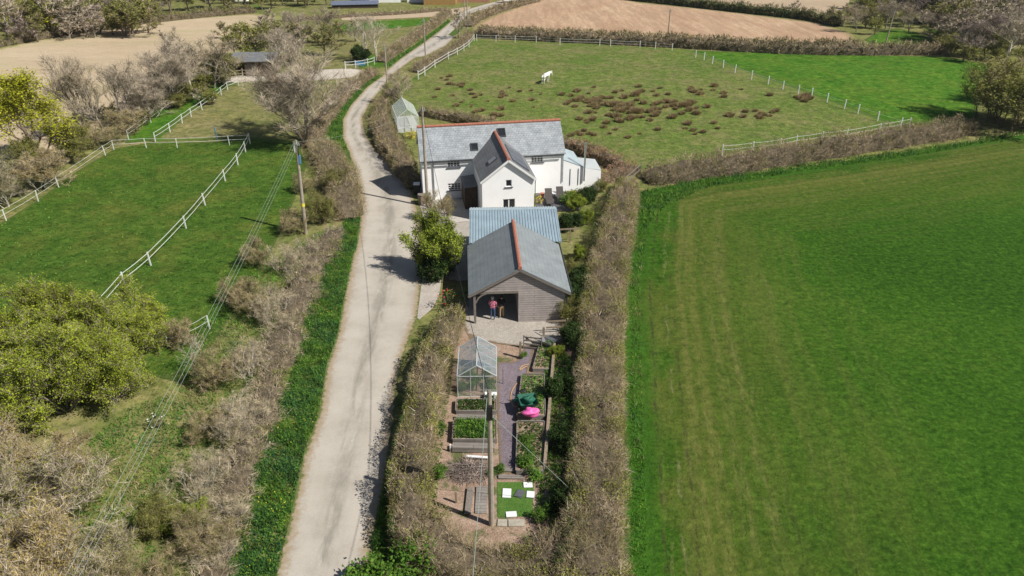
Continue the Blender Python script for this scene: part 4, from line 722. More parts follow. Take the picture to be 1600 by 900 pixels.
m=MB(); K3=lambda a,b,n:(WX-(WW-b/math.hypot(1,ws)),a,WE+.11+b*ws/math.hypot(1,ws)+n); m.slab([K3(-3.3,1.0,.1),K3(-4.1,1.0,.1),K3(-4.1,1.9,.1),K3(-3.3,1.9,.1)],.06); sk=m.build('skylight','dark_metal',wroof); MB().slab([K3(-3.36,1.06,.115),K3(-4.04,1.06,.115),K3(-4.04,1.84,.115),K3(-3.36,1.84,.115)],.012).build('pane','steel',sk)
m=MB().tube([(WX+WW+.1,WF+.02,WE-.1),(WX+WW+.1,WF+.02,0)],.04,8); m.build('downpipe','dark_metal',house)
# porch / log store in the corner
m=MB().box(3.5,4.6,-2.7,-.003,-.05,2.1); pc=m.build('porch','dark_stone',house); MB().slab([(3.38,-2.85,2.12),(4.63,-2.85,2.25),(4.63,0,2.25),(3.38,0,2.12)],.06).build('porch_roof','slate_dark',pc)
# extension on the right with pale blue sheet roof and flue
ci,si=math.cos(HRZ),math.sin(HRZ)
def hl(X,Y,Z): dx,dy=X-HO[0],Y-HO[1]; return (dx*ci+dy*si,-dx*si+dy*ci,Z)
A=(12.96,.0,3.05);B=(14.9,.0,2.25);C=(16.6,.0,1.85);C2=(16.7,2.6,2.0);B2=(14.6,2.9,2.75);A2=(12.96,3.4,3.3)
up=lambda p,d:(p[0],p[1],p[2]+d)
m=MB()
for p,q in ((A,B),(B,C),(C,C2),(C2,up(B2,-.6)),(B2,A2)):
    P_=Vector((p[0],p[1],-.1));Q_=Vector((q[0],q[1],-.1)); m.face([P_,Q_,q,p])
ext=m.build('extension_wall','whitewash',house)
MB().slab([up(A,.1),up(B,.1),up(B2,.1),up(A2,.1)],.09).build('extension_roof','zinc',house)
MB().slab([up(B,.0),up(C,.07),up(C2,.07),up(B2,-.45)],.06).build('extension_roof','alu',house)
m=MB(); m.tube([(B[0]+.05,B[1]-.16,1.),(B[0]+.05,B[1]-.16,4.6)],.085,10); m.tube([(B[0]+.05,B[1]-.16,4.6),(B[0]+.05,B[1]-.16,4.68)],[.13,.13],10); m.build('flue','steel',house)
m=MB(); 
for q in (.35,.75): p=Vector(A).lerp(Vector(B),q); m.bar((p.x,p.y-.03,.6),(p.x,p.y-.03,2.2),.04)
m.build('trellis_post','dark_metal',house)
# ---------------------------------------------------------------- blue roofed shed
sh=root('shed','low shed with a pale blue corrugated metal roof between cottage and garage','shed',(-3.15,50.9,0),R(2.2))
SW=6.75
MB().box(.12,SW-.12,.25,4.75,0,2.5).build('wall','old_wood',sh)
def corr(x0,x1,ya,za,yb,zb,mat,parent,name,step=.21,h=.045):
    m=MB(); xs=[];n=int((x1-x0)/step)
    for i in range(n): b=x0+i*step; xs+=[(b,0),(b+step*.28,0),(b+step*.4,h),(b+step*.88,h)]
    xs.append((x1,0))
    for (a,ha),(b,hb) in zip(xs,xs[1:]): m.face([(a,ya,za+ha),(b,ya,za+hb),(b,yb,zb+hb),(a,yb,zb+ha)])
    for (a,ha),(b,hb) in zip(xs,xs[1:]): m.face([(b,ya,za+hb-.03),(a,ya,za+ha-.03),(a,yb,zb+ha-.03),(b,yb,zb+hb-.03)])
    return m.build(name,mat,parent)
corr(0,SW,-.05,2.55,4.55,3.28,'blue_sheet',sh,'roof'); corr(0,SW,4.6,3.28,5.15,3.16,'zinc',sh,'rear_roof')
MB().slab([(0,4.35,3.29),(SW,4.35,3.29),(SW,4.62,3.335),(0,4.62,3.335)],.02).build('ridge_cap','zinc',sh)
m=MB().box(SW-.02,SW+.06,-.05,4.6,2.45,2.6); m.V=[(x,y,z+(y+.05)/4.65*.73) for x,y,z in m.V]; m.build('verge_trim','blue_sheet',sh)
# ---------------------------------------------------------------- garage
gr=root('garage','open fronted boarded garage with slate roof and terracotta ridge','garage',(-2.52,43.78,0),R(3.4))
GW=6.05; GD=7.; GE=2.42; GR_=4.1; gs=(GR_-GE)/(GW/2)
m=MB(); m.wall((2.95,0),(GW,0),0,GE); m.wall((GW,0),(GW,GD),0,GE); m.wall((GW,GD),(0,GD),0,GE); m.wall((2.95,GD),(2.95,0),0,GE)
m.face([(0,0,GE),(GW,0,GE),(GW/2,0,GR_)]); m.face([(GW,GD,GE),(0,GD,GE),(GW/2,GD,GR_)]); m.face([(0,.03,GE),(GW/2,.03,GR_),(GW,.03,GE)])
m.wall((0.15,GD-.1),(2.9,GD-.1),0,GE)
m.build('boarded_wall','boarding',gr)
m=MB(); oe=.34
for sg in (-1,1):
    xe=GW/2+sg*(GW/2+oe); ze=GE-oe*gs+.1; xr=GW/2+sg*.002; pts=[(xe,-.22,ze),(xr,-.22,GR_+.1),(xr,GD+.22,GR_+.1),(xe,GD+.22,ze)]; q=[Vector(p) for p in pts]; nn=(q[1]-q[0]).cross(q[2]-q[1]); m.slab(pts if nn.z>0 else pts[::-1],.09)
grf=m.build('roof','slate_new',gr); ridge((GW/2,-.24,GR_+.12),(GW/2,GD+.24,GR_+.12),.13,grf)
m=MB()
for sg in (-1,1): m.bar((GW/2+sg*(GW/2+oe),-.2,GE-oe*gs-.06),(GW/2,-.2,GR_-.06),.04,.16)
m.build('bargeboard','old_wood',gr)
MB().box(-.02,.14,-.02,.14,0,GE+.05).build('post','old_wood',gr); MB().box(-.02,.14,3.4,3.56,0,GE).build('post','old_wood',gr); MB().box(-.02,.14,GD-.2,GD-.04,0,GE).build('post','old_wood',gr)
m=MB().box(.141,2.949,-.012,.1,GE-.17,GE-.004); m.build('lintel','old_wood',gr); MB().tube([(.12,.05,GE-.85),(.3,.05,GE-.5),(.55,.05,GE-.28),(.85,.05,GE-.17)],.06,6).build('brace','old_wood',gr)
MB().tube([(GW+.42,-.2,GE-.13),(GW+.42,GD+.2,GE-.13)],.055,8).build('gutter','dark_metal',gr); MB().tube([(GW+.12,-.08,GE-.15),(GW+.12,-.08,.05)],.045,8).build('downpipe','dark_metal',gr)
# ---------------------------------------------------------------- greenhouses
def greenhouse(name,label,loc,rz,W,D_,E,A_,frame,glassm,nb,finial=False,base=None,door=True,group=None):
    g=root(name,label,'greenhouse',loc,rz); t=.035; m=MB(); X=(0,W)
    for x in X:
        m.bar((x,0,E),(x,D_,E),t*1.3); m.bar((x,0,0.02),(x,D_,.02),t)
        for i in range(nb+1): y=D_*i/nb; m.bar((x,y,0),(x,y,E),t); m.bar((x,y,E),(W/2,y,A_),t*(1.5 if i in (0,nb) else .9))
    m.bar((W/2,-.02,A_),(W/2,D_+.02,A_),t*1.7)
    for y in (0,D_):
        m.bar((0,y,.02),(W,y,.02),t); m.bar((0,y,E),(W,y,E),t)
        for i in (1,2): x=W*i/3; m.bar((x,y,0),(x,y,E+(A_-E)*.66),t)
    if finial: m.tube([(W/2,0,A_),(W/2,0,A_+.3)],[.03,.01],6); m.tube([(W/2,D_,A_),(W/2,D_,A_+.3)],[.03,.01],6)
    m.build('frame',frame,g); q=MB()
    for x in X: q.box(x-.004,x+.004,t,D_-t,.04,E-.03)
    for y in (0,D_): q.box(t,W-t,y-.004,y+.004,.04,E-.03); q.slab([(t,y-.004,E+.02),(W-t,y-.004,E+.02),(W/2,y-.004,A_-.03)],.008)
    q.build('glass_walls','wall_glass',g); q=MB(); q.slab([(0,0,E+.012),(W/2-.02,0,A_+.01),(W/2-.02,D_,A_+.01),(0,D_,E+.012)][::-1],.006); q.slab([(W/2+.02,0,A_+.01),(W,0,E+.012),(W,D_,E+.012),(W/2+.02,D_,A_+.01)][::-1],.006); q.build('glass_roof',glassm,g)
    if base: MB().box(.05,W-.05,.05,D_-.05,0,.45).build('staging',base,g)
    if door:
        m=MB(); a,b=W/3+.03,2*W/3-.03; m.bar((a,-.03,.05),(a,-.03,E+.1),.04); m.bar((b,-.03,.05),(b,-.03,E+.1),.04)
        for z in (.06,E*.5,E+.08): m.bar((a,-.03,z),(b,-.03,z),.04)
        m.build('door',frame,g)
    return g
greenhouse('greenhouse','small aluminium framed greenhouse in the vegetable garden behind the tall pole',(-3.12,35.72,0),R(1.),2.24,3.0,1.45,2.2,'alu','pale_glass',4,door=False)
greenhouse('greenhouse','white painted greenhouse with finials beside the hedge left of the cottage',(-13.0,85.2,0),R(14),2.45,5.0,1.75,2.65,'greenhouse_paint','shaded_glass',8,finial=True,base='board_white')
for i,(x,y,h,lb) in enumerate([(-2.7,36.3,.7,'leafy plant inside the garden greenhouse near its left corner'),(-2.5,37.4,.8,'tall leafy plant at the back of the garden greenhouse'),(-1.4,36.4,.75,'leafy plant inside the garden greenhouse near its right corner'),(-1.4,37.7,.6,'low leafy plant at the back right of the garden greenhouse')]): plant('leafy_plant',(x,y,0),h,lb,'plant')
# ---------------------------------------------------------------- poles and wires
def pole(px_,h,label,r=.14,arm=True,band=False,lean=0.,extra=None,pos=None):
    x,y=pos or at(*px_); o=root('utility_pole',label,'pole',(x,y,hz(y))); o.rotation_euler=(0,lean,0)
    MB().tube([(0,0,-.2),(0,0,h*.5),(0,0,h)],[r,r*.88,r*.72],10).build('shaft','pole_wood',o)
    if arm: m=MB().tube([(0,0,h-.02),(0,0,h+.04)],[r*.85,r*.5],8); m.build('cap','old_wood',o)
    m=MB()
    for s in (-1,1): m.tube([(s*.2,0,h-.35),(s*.2,0,h-.15)],[.05,.035],6)
    m.bar((-.25,0,h-.38),(.25,0,h-.38),.05); m.build('insulators','wire_metal',o)
    if band: MB().tube([(0,0,2.45),(0,0,2.72)],[r*1.02]*2,10).build('warning_plate','yellow_paint',o)
    if extra=='box': MB().box(.08,.22,-.12,.06,h-1.9,h-1.2).build('fuse_box','blue_paint',o); MB().tube([(.12,-.1,h-1.2),(.14,-.14,h-.5),(.05,-.1,h-.3)],.03,6).build('cable','black_plastic',o)
    if extra=='black': MB().box(-.13,.13,-.27,-.11,h-1.35,h-.65).build('junction_box','black_plastic',o); MB().tube([(-.15,-.12,h-1.),(-.3,-.14,h-.75),(-.28,-.1,h-.3),(-.1,-.05,h-.15)],.02,6).build('cable','black_plastic',o)
    return o,Vector((x+math.sin(lean)*h,y,hz(y)+h*math.cos(lean)))
_,pA=pole((478,365),8.0,'leaning wooden pole with yellow plate and blue box beside the left paddock',.15,band=True,lean=R(1.8),extra='box')
_,pB=pole((0,0),9.1,'tall wooden pole at the lane side corner of the white cottage',.14,pos=(-7.55,63.7))
_,pC=pole((0,0),7.7,'tall wooden pole standing in the vegetable garden in front of the greenhouse',.14,pos=(-.95,25.95),extra='black')
_,pD=pole((605,129),5.0,'pole beside the lane bend opposite the stable track',.12)
_,pE=pole((665,90),6.0,'pole beside the lane by the upper lay by',.12)
_,pF=pole((726,30),5.6,'pole at the far bend of the lane, left of two',.12); _,pG=pole((730,26),6.,'pole at the far bend of the lane, right of two',.12)
_,pH=pole((1043,63),5.4,'lone pole standing at the foot of the ploughed field',.12); _,pI=pole((1382,74),6.2,'leaning pole beside the valley meadow at the upper right',.13,lean=R(3))
def wire(name,label,a,b,r=.016,sag=.6,mat='wire_metal',group=None):
    a=Vector(a);b=Vector(b); pts=[]
    for i in range(25): t=i/24; p=a.lerp(b,t); p.z-=sag*4*t*(1-t); pts.append(tuple(p))
    return tag(MB().tube(pts,r,5).build(name,mat),label,'wire',group)
xa=at(97,897,7.0); xb=at(110,897,7.0); xc=at(119,897,7.0)
for q,dx,lb in ((xa,-.2,'left wire of the three running from the leaning pole to the lower left'),(xb,0.,'middle wire of the three running from the leaning pole to the lower left'),(xc,.2,'right wire of the three running from the leaning pole to the lower left')):
    a=pA+Vector((dx,0,-.15)); b=Vector((*q,7.0)); e_=b+(b-a)*.5; e_.z=7.6; wire('overhead_wire',lb,a,e_,.007,1.0,group='three wires from the leaning pole')
wire('overhead_wire','thin dark cable from the cottage pole down to the garden pole',pB+Vector((0,-.1,-.2)),pC+Vector((0,0,-.2)),.014,.9,'black_plastic')
wend=at(548,900); wire('overhead_wire','thick green grey cable running from the garden pole towards the bottom edge',pC+Vector((-.1,0,-.3)),(-1.45,6,7.9),.012,.35)
wire('overhead_wire','thin wire crossing the lane between the leaning pole and the cottage pole',pA+Vector((.1,0,-.1)),pB+Vector((-.1,0,-.3)),.006,.5)
wire('overhead_wire','thin wire from the cottage pole up the lane to the next pole',pB,pD,.007,.8); wire('overhead_wire','far wire between the poles at the lay by and lane bend',pD,pE,.008,.5)
wire('stay_wire','steel stay wire slanting from the garden pole to the ground by the field hedge',pC+Vector((0,0,-1.2)),(*at(905,790),.5),.011,0)
# ---------------------------------------------------------------- white fences
def fence(label,pts,hgt=1.15,posts=None,rails=(1.05,.62),pm='fence_white',rm='fence_white',pw=.07,rw_=.035,lean=0,step=None,name='fence'):
    W_=[Vector((*at(*p),0)) for p in pts]; g=root(name,label,'fence',(W_[0].x,W_[0].y,hz(W_[0].y))); g0=g.location.copy(); PP=[]
    for a,b in zip(W_,W_[1:]):
        k=max(1,round((b-a).length/step)) if step else 1
        for i in range(k): PP.append(a.lerp(b,i/k))
    PP.append(W_[-1]); rgf=np.random.RandomState(len(label)); Q=[Vector((p.x,p.y,hz(p.y)))-g0 for p in PP]
    for p in Q: MB().bar(p+Vector((0,0,-.1)),p+Vector((rgf.normal()*.03+lean,rgf.normal()*.03,hgt*rgf.uniform(.95,1.05))),pw).build('post',pm,g)
    for z in rails:
        m=MB()
        for a,b in zip(Q,Q[1:]):
            c=a.lerp(b,.5)-Vector((0,0,.04)); m.bar(a+Vector((lean*z,0,z)),c+Vector((lean*z,0,z)),.012,rw_); m.bar(c+Vector((lean*z,0,z)),b+Vector((lean*z,0,z)),.012,rw_)
        m.build('rail',rm,g)
    return g
fence('white post and tape fence running down the middle of the left paddock',[(391,224),(384,238),(372,258),(352,283),(321,321),(291,357),(236,415),(196,448),(150,500)],1.2,lean=-.05,pw=.085,rw_=.045)
fence('white tape fence along the top of the left paddock',[(178,234),(229,231),(277,231),(359,227),(391,225)],1.,pw=.07,rw_=.03)
fence('white wire fence along the scrub on the left edge of the paddock',[(178,234),(165,243),(92,293),(60,315),(10,345),(-30,372)],1.1,pw=.07,rw_=.02)
fence('white rail fence between the bright grass strip and the upper paddock',[(243,222),(266,207),(285,193),(299,183),(316,172),(336,157),(346,149),(356,141),(373,134)],1.1,pw=.08,rw_=.04)
fence('thin wire fence along the scrub beside the bright grass strip',[(201,218),(236,192),(270,165)],1.0,rw_=.03)
fence('white fence end half hidden in the scrub beside the spring green thicket',[(262,541),(294,533),(328,514)],1.05,pw=.07,rw_=.018)
fence('line of white posts between the rough and the bright pasture',[(1087,90),(1100,94),(1113,100),(1130,106),(1148,114),(1174,124),(1200,132),(1223,140),(1247,147),(1268,152),(1292,160),(1319,170),(1340,178),(1371,189),(1406,200)],1.2,pw=.11,rails=(.9,),rw_=.02)
fence('white tape fence along the front edge of the rough pasture by the thick hedge',[(1128,243),(1176,238),(1218,233),(1243,228),(1284,222),(1322,218),(1374,208),(1420,200)],1.2,pw=.09,rw_=.03)
fence('white post and rail fence climbing beside the lane above the greenhouse',[(654,124),(664,118),(680,106),(701,93),(715,86),(725,80),(733,74),(741,64)],1.2,pw=.12,rw_=.06)
fence('pale fence along the top of the rough pasture under the hedge',[(745,64),(775,65),(805,66),(838,67),(875,70),(937,72),(954,73),(1000,75),(1024,77),(1050,79)],1.2,pw=.10,rw_=.05)
fence('green white rails of the pony pen by the lane',[(540,108),(556,107),(575,104),(585,101)],1.2,pw=.09,rw_=.06)
fence('wooden post and rail fence in front of the dark stable',[(352,126),(360,124),(368,122),(380,121),(396,121)],1.3,pm='post_wood',rm='post_wood',pw=.12,rw_=.1)
tag(MB().box(*[v for v in (at(462,238)[0]-.12,at(462,238)[0]+.12,at(462,238)[1]-.06,at(462,238)[1]+.06)],0,1.2).build('fence_post','fence_white'),'short white board standing at the foot side of the leaning pole','post')
x,y=at(339,218); tag(MB().tube([(x,y,0),(x,y,1.4)],.06,8).build('fence_post','blue_paint'),'blue grey post in the middle of the top paddock fence','post')
# ---------------------------------------------------------------- stable and far farm
x,y=at(398,119); st=root('stable','dark timber field stable with a grey roof and open front','stable',(x,y,hz(y)),R(3))
m=MB(); m.wall((-2.9,0),(2.9,0),0,2.1,[(.25,1.9,0,1.85)],.1); m.wall((2.9,0),(2.9,3.),0,2.1); m.wall((2.9,3.),(-2.9,3.),0,2.1); m.wall((-2.9,3.),(-2.9,0),0,2.1); m.build('wall','stable_wood',st)
MB().slab([(-3.3,-.6,2.2),(3.2,-.6,2.2),(3.2,3.2,2.75),(-3.3,3.2,2.75)],.08).build('roof','slate_dark',st); MB().box(.3,1.85,2.8,2.86,0,1.8).build('door','black_cloth',st)
MB().box(-1.2,.3,-.05,-.01,.1,1.7).build('door','old_wood',st)
def far_house(name,label,px_,w_,d_,h,rh,wallm,roofm,rz=0,cat='building',wins=0):
    x,y=at(*px_); g=root(name,label,cat,(x,y,hz(y)),rz); m=MB(); W2=w_/2
    ho=[(w_*(i+.5)/wins-.5,w_*(i+.5)/wins+.5,1.,2.1) for i in range(wins)]
    m.wall((-W2,0),(W2,0),-.2,h,ho); m.wall((W2,0),(W2,d_),-.2,h); m.wall((W2,d_),(-W2,d_),-.2,h); m.wall((-W2,d_),(-W2,0),-.2,h)
    m.face([(W2,0,h),(W2,d_,h),(W2,d_/2,h+rh)]); m.face([(-W2,d_,h),(-W2,0,h),(-W2,d_/2,h+rh)]); m.build('wall',wallm,g)
    for a,b,c,d in ho: window(a-W2,b-W2,c,d,0,2,2,g)
    m=MB(); m.slab([(-W2-.2,-.3,h),(W2+.2,-.3,h),(W2+.2,d_/2,h+rh+.1),(-W2-.2,d_/2,h+rh+.1)],.1); m.slab([(W2+.2,d_+.3,h),(-W2-.2,d_+.3,h),(-W2-.2,d_/2+.01,h+rh+.1),(W2+.2,d_/2+.01,h+rh+.1)],.1); m.build('roof',roofm,g); return g
far_house('farmhouse','white farmhouse at the top edge of the photo, centre left',(601,4),8,6,4.5,2.2,'whitewash','slate_dark',wins=4,cat='house')
far_house('barn','ochre brown barn at the top edge of the photo beside the lane',(687,8),8,8,3.5,1.5,'barn_ochre','barn_ochre')
far_house('barn','red brick barn right of the ochre barn at the top edge',(738,4),9,8,2.5,1.5,'brick_red','brick_red')
far_house('barn','low dark blue grey roofed farm building left of the white farmhouse',(555,13),11,3,.9,.6,'dark_stone','panel_blue',rz=R(8))
far_house('farm_shed','pale shed between the white farmhouse and ochre barn',(650,4),4.5,4,2.5,1.,'whitewash','slate_new')
far_house('farmhouse','small white house among the trees at the top left',(370,2),5,4,3,1.4,'whitewash','slate_dark',cat='house',wins=2)
x,y=at(798,4); cv=root('caravan','white caravan at the top edge by the far bend of the lane','caravan',(x,y,hz(y)),R(10)); MB().box(-2.2,2.2,-1,1,.4,2.4).build('body','white_paint',cv,bevel=.25); m=MB().box(-1.2,-.3,-1.02,-1.003,1.3,1.9).box(.3,1.2,-1.02,-1.003,1.3,1.9); m.build('window','glass_dark',cv)
for s in (-1,1): MB().tube([(0,s*1.02-.08,.33),(0,s*1.02+.08,.33)],.33,12).build('wheel','black_plastic',cv)
x,y=at(563,102); 
far_w=root('trough','blue plastic water trough beside the pony pen','trough',(x,y,hz(y))); MB().box(-.7,.7,-.3,.3,0,.1).box(-.7,.7,-.3,-.24,.1,.5).box(-.7,.7,.24,.3,.1,.5).box(-.7,-.64,-.239,.239,.1,.5).box(.64,.7,-.239,.239,.1,.5).build('basin','blue_paint',far_w)
# ---------------------------------------------------------------- vegetable garden
def bed(px4,h,label,cover=None,cover_label=None,seed=0,board='planks',t=.05,dens=110,bh=.28):
    """timber framed raised bed, corners given in photo pixels at ground level"""
    q=[Vector((*at(*p),0)) for p in px4]; c=sum(q,Vector())/4; g=root('raised_bed',label,'raised bed',(c.x,c.y,0)); Q=[p-c for p in q]
    for a,b in zip(Q,Q[1:]+Q[:1]):
        d=(b-a).normalized(); a2=a+d*t/2; b2=b-d*t/2; MB().bar(a2+Vector((0,0,h/2)),b2+Vector((0,0,h/2)),t,h+.03*abs(d.x)).build('side_board',board,g)
    MB().slab([(p.x*.96,p.y*.96,h-.05) for p in Q] if ((Q[1]-Q[0]).cross(Q[2]-Q[1])).z>0 else [(p.x*.96,p.y*.96,h-.05) for p in Q[::-1]],.05).build('soil','earth',g)
    if cover:
        rgb=np.random.RandomState(seed); poly=[((p.x*.9+c.x),(p.y*.9+c.y)) for p in Q]; A_=np.array(poly); ar=abs(sum(A_[i-1,0]*A_[i,1]-A_[i,0]*A_[i-1,1] for i in range(4)))/2; n=int(ar*dens*4); P=scatter(poly,n,rgb); zz=h-.05+bh*rgb.rand(n)*(1+.6*pn(P,4,seed))
        v,f=quad_leaves(rgb,np.column_stack([P,zz]),.11*rgb.uniform(.5,1.4,n),.4); D_=nrm(rnd_unit(rgb,n//2)*.5+np.array([0,0,1.])); v2,f2=tri_twigs(rgb,np.column_stack([P[:n//2],np.full(n//2,h-.05)]),D_,np.full(n//2,bh*1.1),np.full(n//2,.04))
        tag(link(bpy.data.objects.new('vegetable_crop',np_mesh('crop',[(v,f,0),(v2,f2,1)],[cover,'grass_blade']))),cover_label,'crop',kind='stuff')
    return g
bed([(707,694),(776,694),(776,662),(709,662)],.35,'raised bed full of leafy greens in front of the greenhouse','leaf_green','bushy green vegetables filling the raised bed behind the pole',3,bh=.35)
bed([(712,648),(776,648),(776,630),(713,630)],.3,'shallow netted raised bed directly in front of the greenhouse','leaf_dark','low dark green seedlings under the bed next to the greenhouse',5,bh=.12)
bed([(808,656),(852,656),(850,590),(815,590)],.3,'raised bed beside the slate path under the pink sack','grass_blade','green herbs in the raised bed beside the slate path',7,dens=50,bh=.2)
bed([(806,742),(850,742),(850,664),(808,664)],.3,'dark raised bed beside the lower slate path','leaf_dark','green seedlings in the raised bed beside the lower slate path',8,dens=35,bh=.25)
bed([(832,582),(858,582),(868,535),(845,535)],.28,'raised bed near the gate at the head of the path','leaf_green','sparse greens in the raised bed near the gate',9,dens=40,bh=.2)
sq=[at(777,808),at(832,808),at(834,754),at(777,754)]
patch('turf_square',sq,'turf',.03,.4,kind='structure')
def board(name,label,px_,w_,d_,rz,mat,z=.05,t=.03,cat='board'):
    x,y=at(*px_); o=MB().box(-w_/2,w_/2,-d_/2,d_/2,0,t).build(name,mat); o.location=(x,y,z); o.rotation_euler=(R(1),R(1.5),rz); return tag(o,label,cat)
board('white_board','white board lying at the left of the turf square',(792,772),.42,.60,R(-2),'board_white'); board('white_board','white board lying at the top right of the turf square',(825,759),.44,.36,R(3),'board_white')
board('white_board','pale blue white board at the right edge of the turf square',(829,774),.38,.42,R(-5),'board_white'); board('white_board','white board lying at the bottom of the turf square',(799,805),.50,.33,R(6),'board_white')
board('slate_tile','dark slate tile lying between the white boards',(812,773),.40,.5,R(-25),'slate_board'); board('paving_slab','pale stone slab below the turf square',(807,818),.75,.42,R(2),'stone_slab',.02,.05,'slab'); board('paving_slab','stone slab to the left of the pale one under the turf square',(785,818),.45,.42,R(-3),'stone_slab',.02,.05,'slab')
board('plank','long weathered plank lying left of the pole foot',(733,785),.30,1.7,R(-2),'old_wood',.10,.05,'plank'); board('plank','wide grey boards between plank and pole foot',(752,782),.55,1.75,0,'planks',.03,.05,'plank')
board('plank','short plank across the path above the turf square, upper step',(800,736),1.2,.22,R(-3),'planks',.05,.06,'plank'); board('plank','short plank across the path above the turf square, lower step',(799,747),1.3,.24,0,'planks',.05,.06,'plank'); board('plank','grey board walk left of the leafy bed, facing the pole',(740,704),2.2,.42,0,'planks',.06,.3,'plank')
board('plank','grey plank between greenhouse bed and leafy bed',(744,656),2.15,.28,0,'planks',.06,.2,'plank')
board('white_board','white tray on the sill in front of the greenhouse',(767,622),.7,.3,R(2),'board_white',.28,.06,'tray'); board('white_board','long white batten by the brushwood heap',(747,719),1.2,.14,R(-4),'board_white',.2,.05,'batten')
a=at3(866,545);b=at3(851,735); e_=root('timber_edging','long weathered timber edging along the right side of the raised beds','edging',tuple(a)); d=b-a
for i in range(5): MB().bar(d*(i/5)+Vector((0,0,.22)),d*((i+.985)/5)+Vector((0,0,.22)),.16,.44).build('sleeper','post_wood',e_)
# brushwood heap
rg=np.random.RandomState(12); n=900; a=rg.rand(n)*6.28; r_=rg.rand(n)**.6*.95; P=np.column_stack([np.cos(a)*r_*1.25,np.sin(a)*r_*.8,.5*(1-r_)*rg.rand(n)]); D=nrm(np.column_stack([rg.normal(size=(n,2)),rg.normal(size=n)*.25+.1])); v,f=tri_twigs(rg,P,D,rg.uniform(.3,1.,n),np.full(n,.03)); o=link(bpy.data.objects.new('brushwood_heap',np_mesh('brushwood_heap',[(v,f,0)],['twig_purple']))); x,y=at(733,738); o.location=(x,y,.03); tag(o,'heap of cut twigs and brushwood left of the pole','brushwood')
# posts, gate, fence at the head of the garden
def wpost(px_,h,label,w_=.14,rz=0,mat='post_wood'):
    x,y=at(*px_); o=MB().box(-w_/2,w_/2,-w_/2,w_/2,-.1,h).build('wooden_post',mat,bevel=.01); o.location=(x,y,0); o.rotation_euler=(0,0,rz); return tag(o,label,'post')
wpost((813,560),1.25,'short thick wooden post beside the slate path at the gate'); wpost((849,538),1.3,'thick wooden gate post right of the gate'); wpost((713,786),.75,'thin leaning stake left of the plank',.10); wpost((704,706),.5,'short pale stake at the left of the leafy bed',.08,mat='board_white')
a=at3(818,545);b=at3(846,548); gt=root('garden_gate','wooden barred gate standing between the two garden posts','gate',tuple(a)); d=b-a; m=MB()
for z in (.15,.4,.65,.9): m.bar((0,0,z),(d.x,d.y,z),.03,.09)
m.build('bars','old_wood',gt); MB().bar((0,.03,.95),(d.x,d.y+.03,.12),.03,.09).build('brace','old_wood',gt); MB().bar((0,0,.05),(0,0,1.02),.06).build('stile','old_wood',gt); MB().bar((d.x,d.y,.05),(d.x,d.y,1.02),.06).build('stile','old_wood',gt)
a=at3(853,522);b=at3(886,520); ft=root('rail_fence','pale wooden rails right of the garden gate','fence',tuple(a)); d=b-a
for z in (.5,.95): MB().bar((0,0,z),(d.x,d.y,z),.04,.11).build('rail','post_wood',ft)
MB().bar((d.x,d.y,0),(d.x,d.y,1.1),.1).build('post','post_wood',ft)
a=at3(868,380,0);b=at3(905,378,0); ft=root('rail_fence','short pale fence rail beside the blue roofed shed','fence',tuple(a)); d=b-a; MB().bar((0,0,1.2),(d.x,d.y,1.2),.05,.12).build('rail','post_wood',ft); MB().bar((d.x*.6,d.y*.6,0),(d.x*.6,d.y*.6,1.2),.1).build('post','post_wood',ft)
a=at3(985,292);b=at3(1000,272); ft=root('rail_fence','grey wooden rails in the gap at the corner of the big field','fence',tuple(a)); d=b-a
for z in (.5,1.): MB().bar((-.8,-.6,z),(d.x,d.y,z),.04,.12).build('rail','old_wood',ft)
MB().bar((-.8,-.6,0),(-.8,-.6,1.2),.1).build('post','old_wood',ft); MB().bar((d.x,d.y,0),(d.x,d.y,1.2),.1).build('post','old_wood',ft)
wpost((786,600),1.1,'thin dark stake standing in the slate path beside the greenhouse',.05,mat='old_wood')
# wheelbarrow with pink sack, hose
x,y=at(828,648); wb=root('wheelbarrow','green garden cart with black wheel piled beside the raised bed','wheelbarrow',(x-.1,y+.1,.32),R(10))
m=MB(); bpts=[(-.35,-.25,.3),(.35,-.25,.3),(.35,.45,.3),(-.35,.45,.3)]; tpts=[(-.5,-.4,.6),(.5,-.4,.6),(.5,.65,.6),(-.5,.65,.6)]
for i in range(4): j=(i+1)%4; m.face([bpts[i],bpts[j],tpts[j],tpts[i]]); m.face([tuple(Vector(bpts[j])*.98),tuple(Vector(bpts[i])*.98),tuple(Vector(tpts[i])*.97),tuple(Vector(tpts[j])*.97)])
m.face(bpts[::-1]); m.face([(p[0],p[1],p[2]+.01) for p in bpts]); m.build('tray','green_plastic',wb)
MB().tube([(-.62,-.1,.2),(-.52,-.1,.2)],.2,14).build('wheel','black_plastic',wb); MB().tube([(-.35,.4,.35),(-.75,.75,.6)],.025,8).build('handle','black_plastic',wb); MB().tube([(.2,.4,.35),(-.3,.95,.6)],.025,8).build('handle','black_plastic',wb)
m=MB()
for q in ((-.3,-.2),(.3,-.2)): m.bar((q[0],q[1],.3),(q[0],q[1],0),.04)
m.build('legs','black_plastic',wb)
x,y=at(829,660); sk=tag(MB().blob((0,0,.25),.40,(1.15,.7,.6),4,.26,24,14).build('plastic_sack','pink_plastic',smooth=True),'bright pink plastic sack lying on the front of the garden cart','sack'); sk.location=(x,y+.05,.42)
x,y=at(812,630); o=tag(MB().blob((0,0,.2),.3,(1.2,.8,.7),9,.2).build('plastic_sack','green_plastic',smooth=True),'crumpled dark green sack left of the pink sack','sack'); o.location=(x,y,.05)
x,y=at(818,618); o=tag(MB().blob((0,0,.2),.22,(1.,1.,.9),2,.2).build('bucket_bag','black_plastic',smooth=True),'small black bag behind the green sack','bag'); o.location=(x,y,.05)
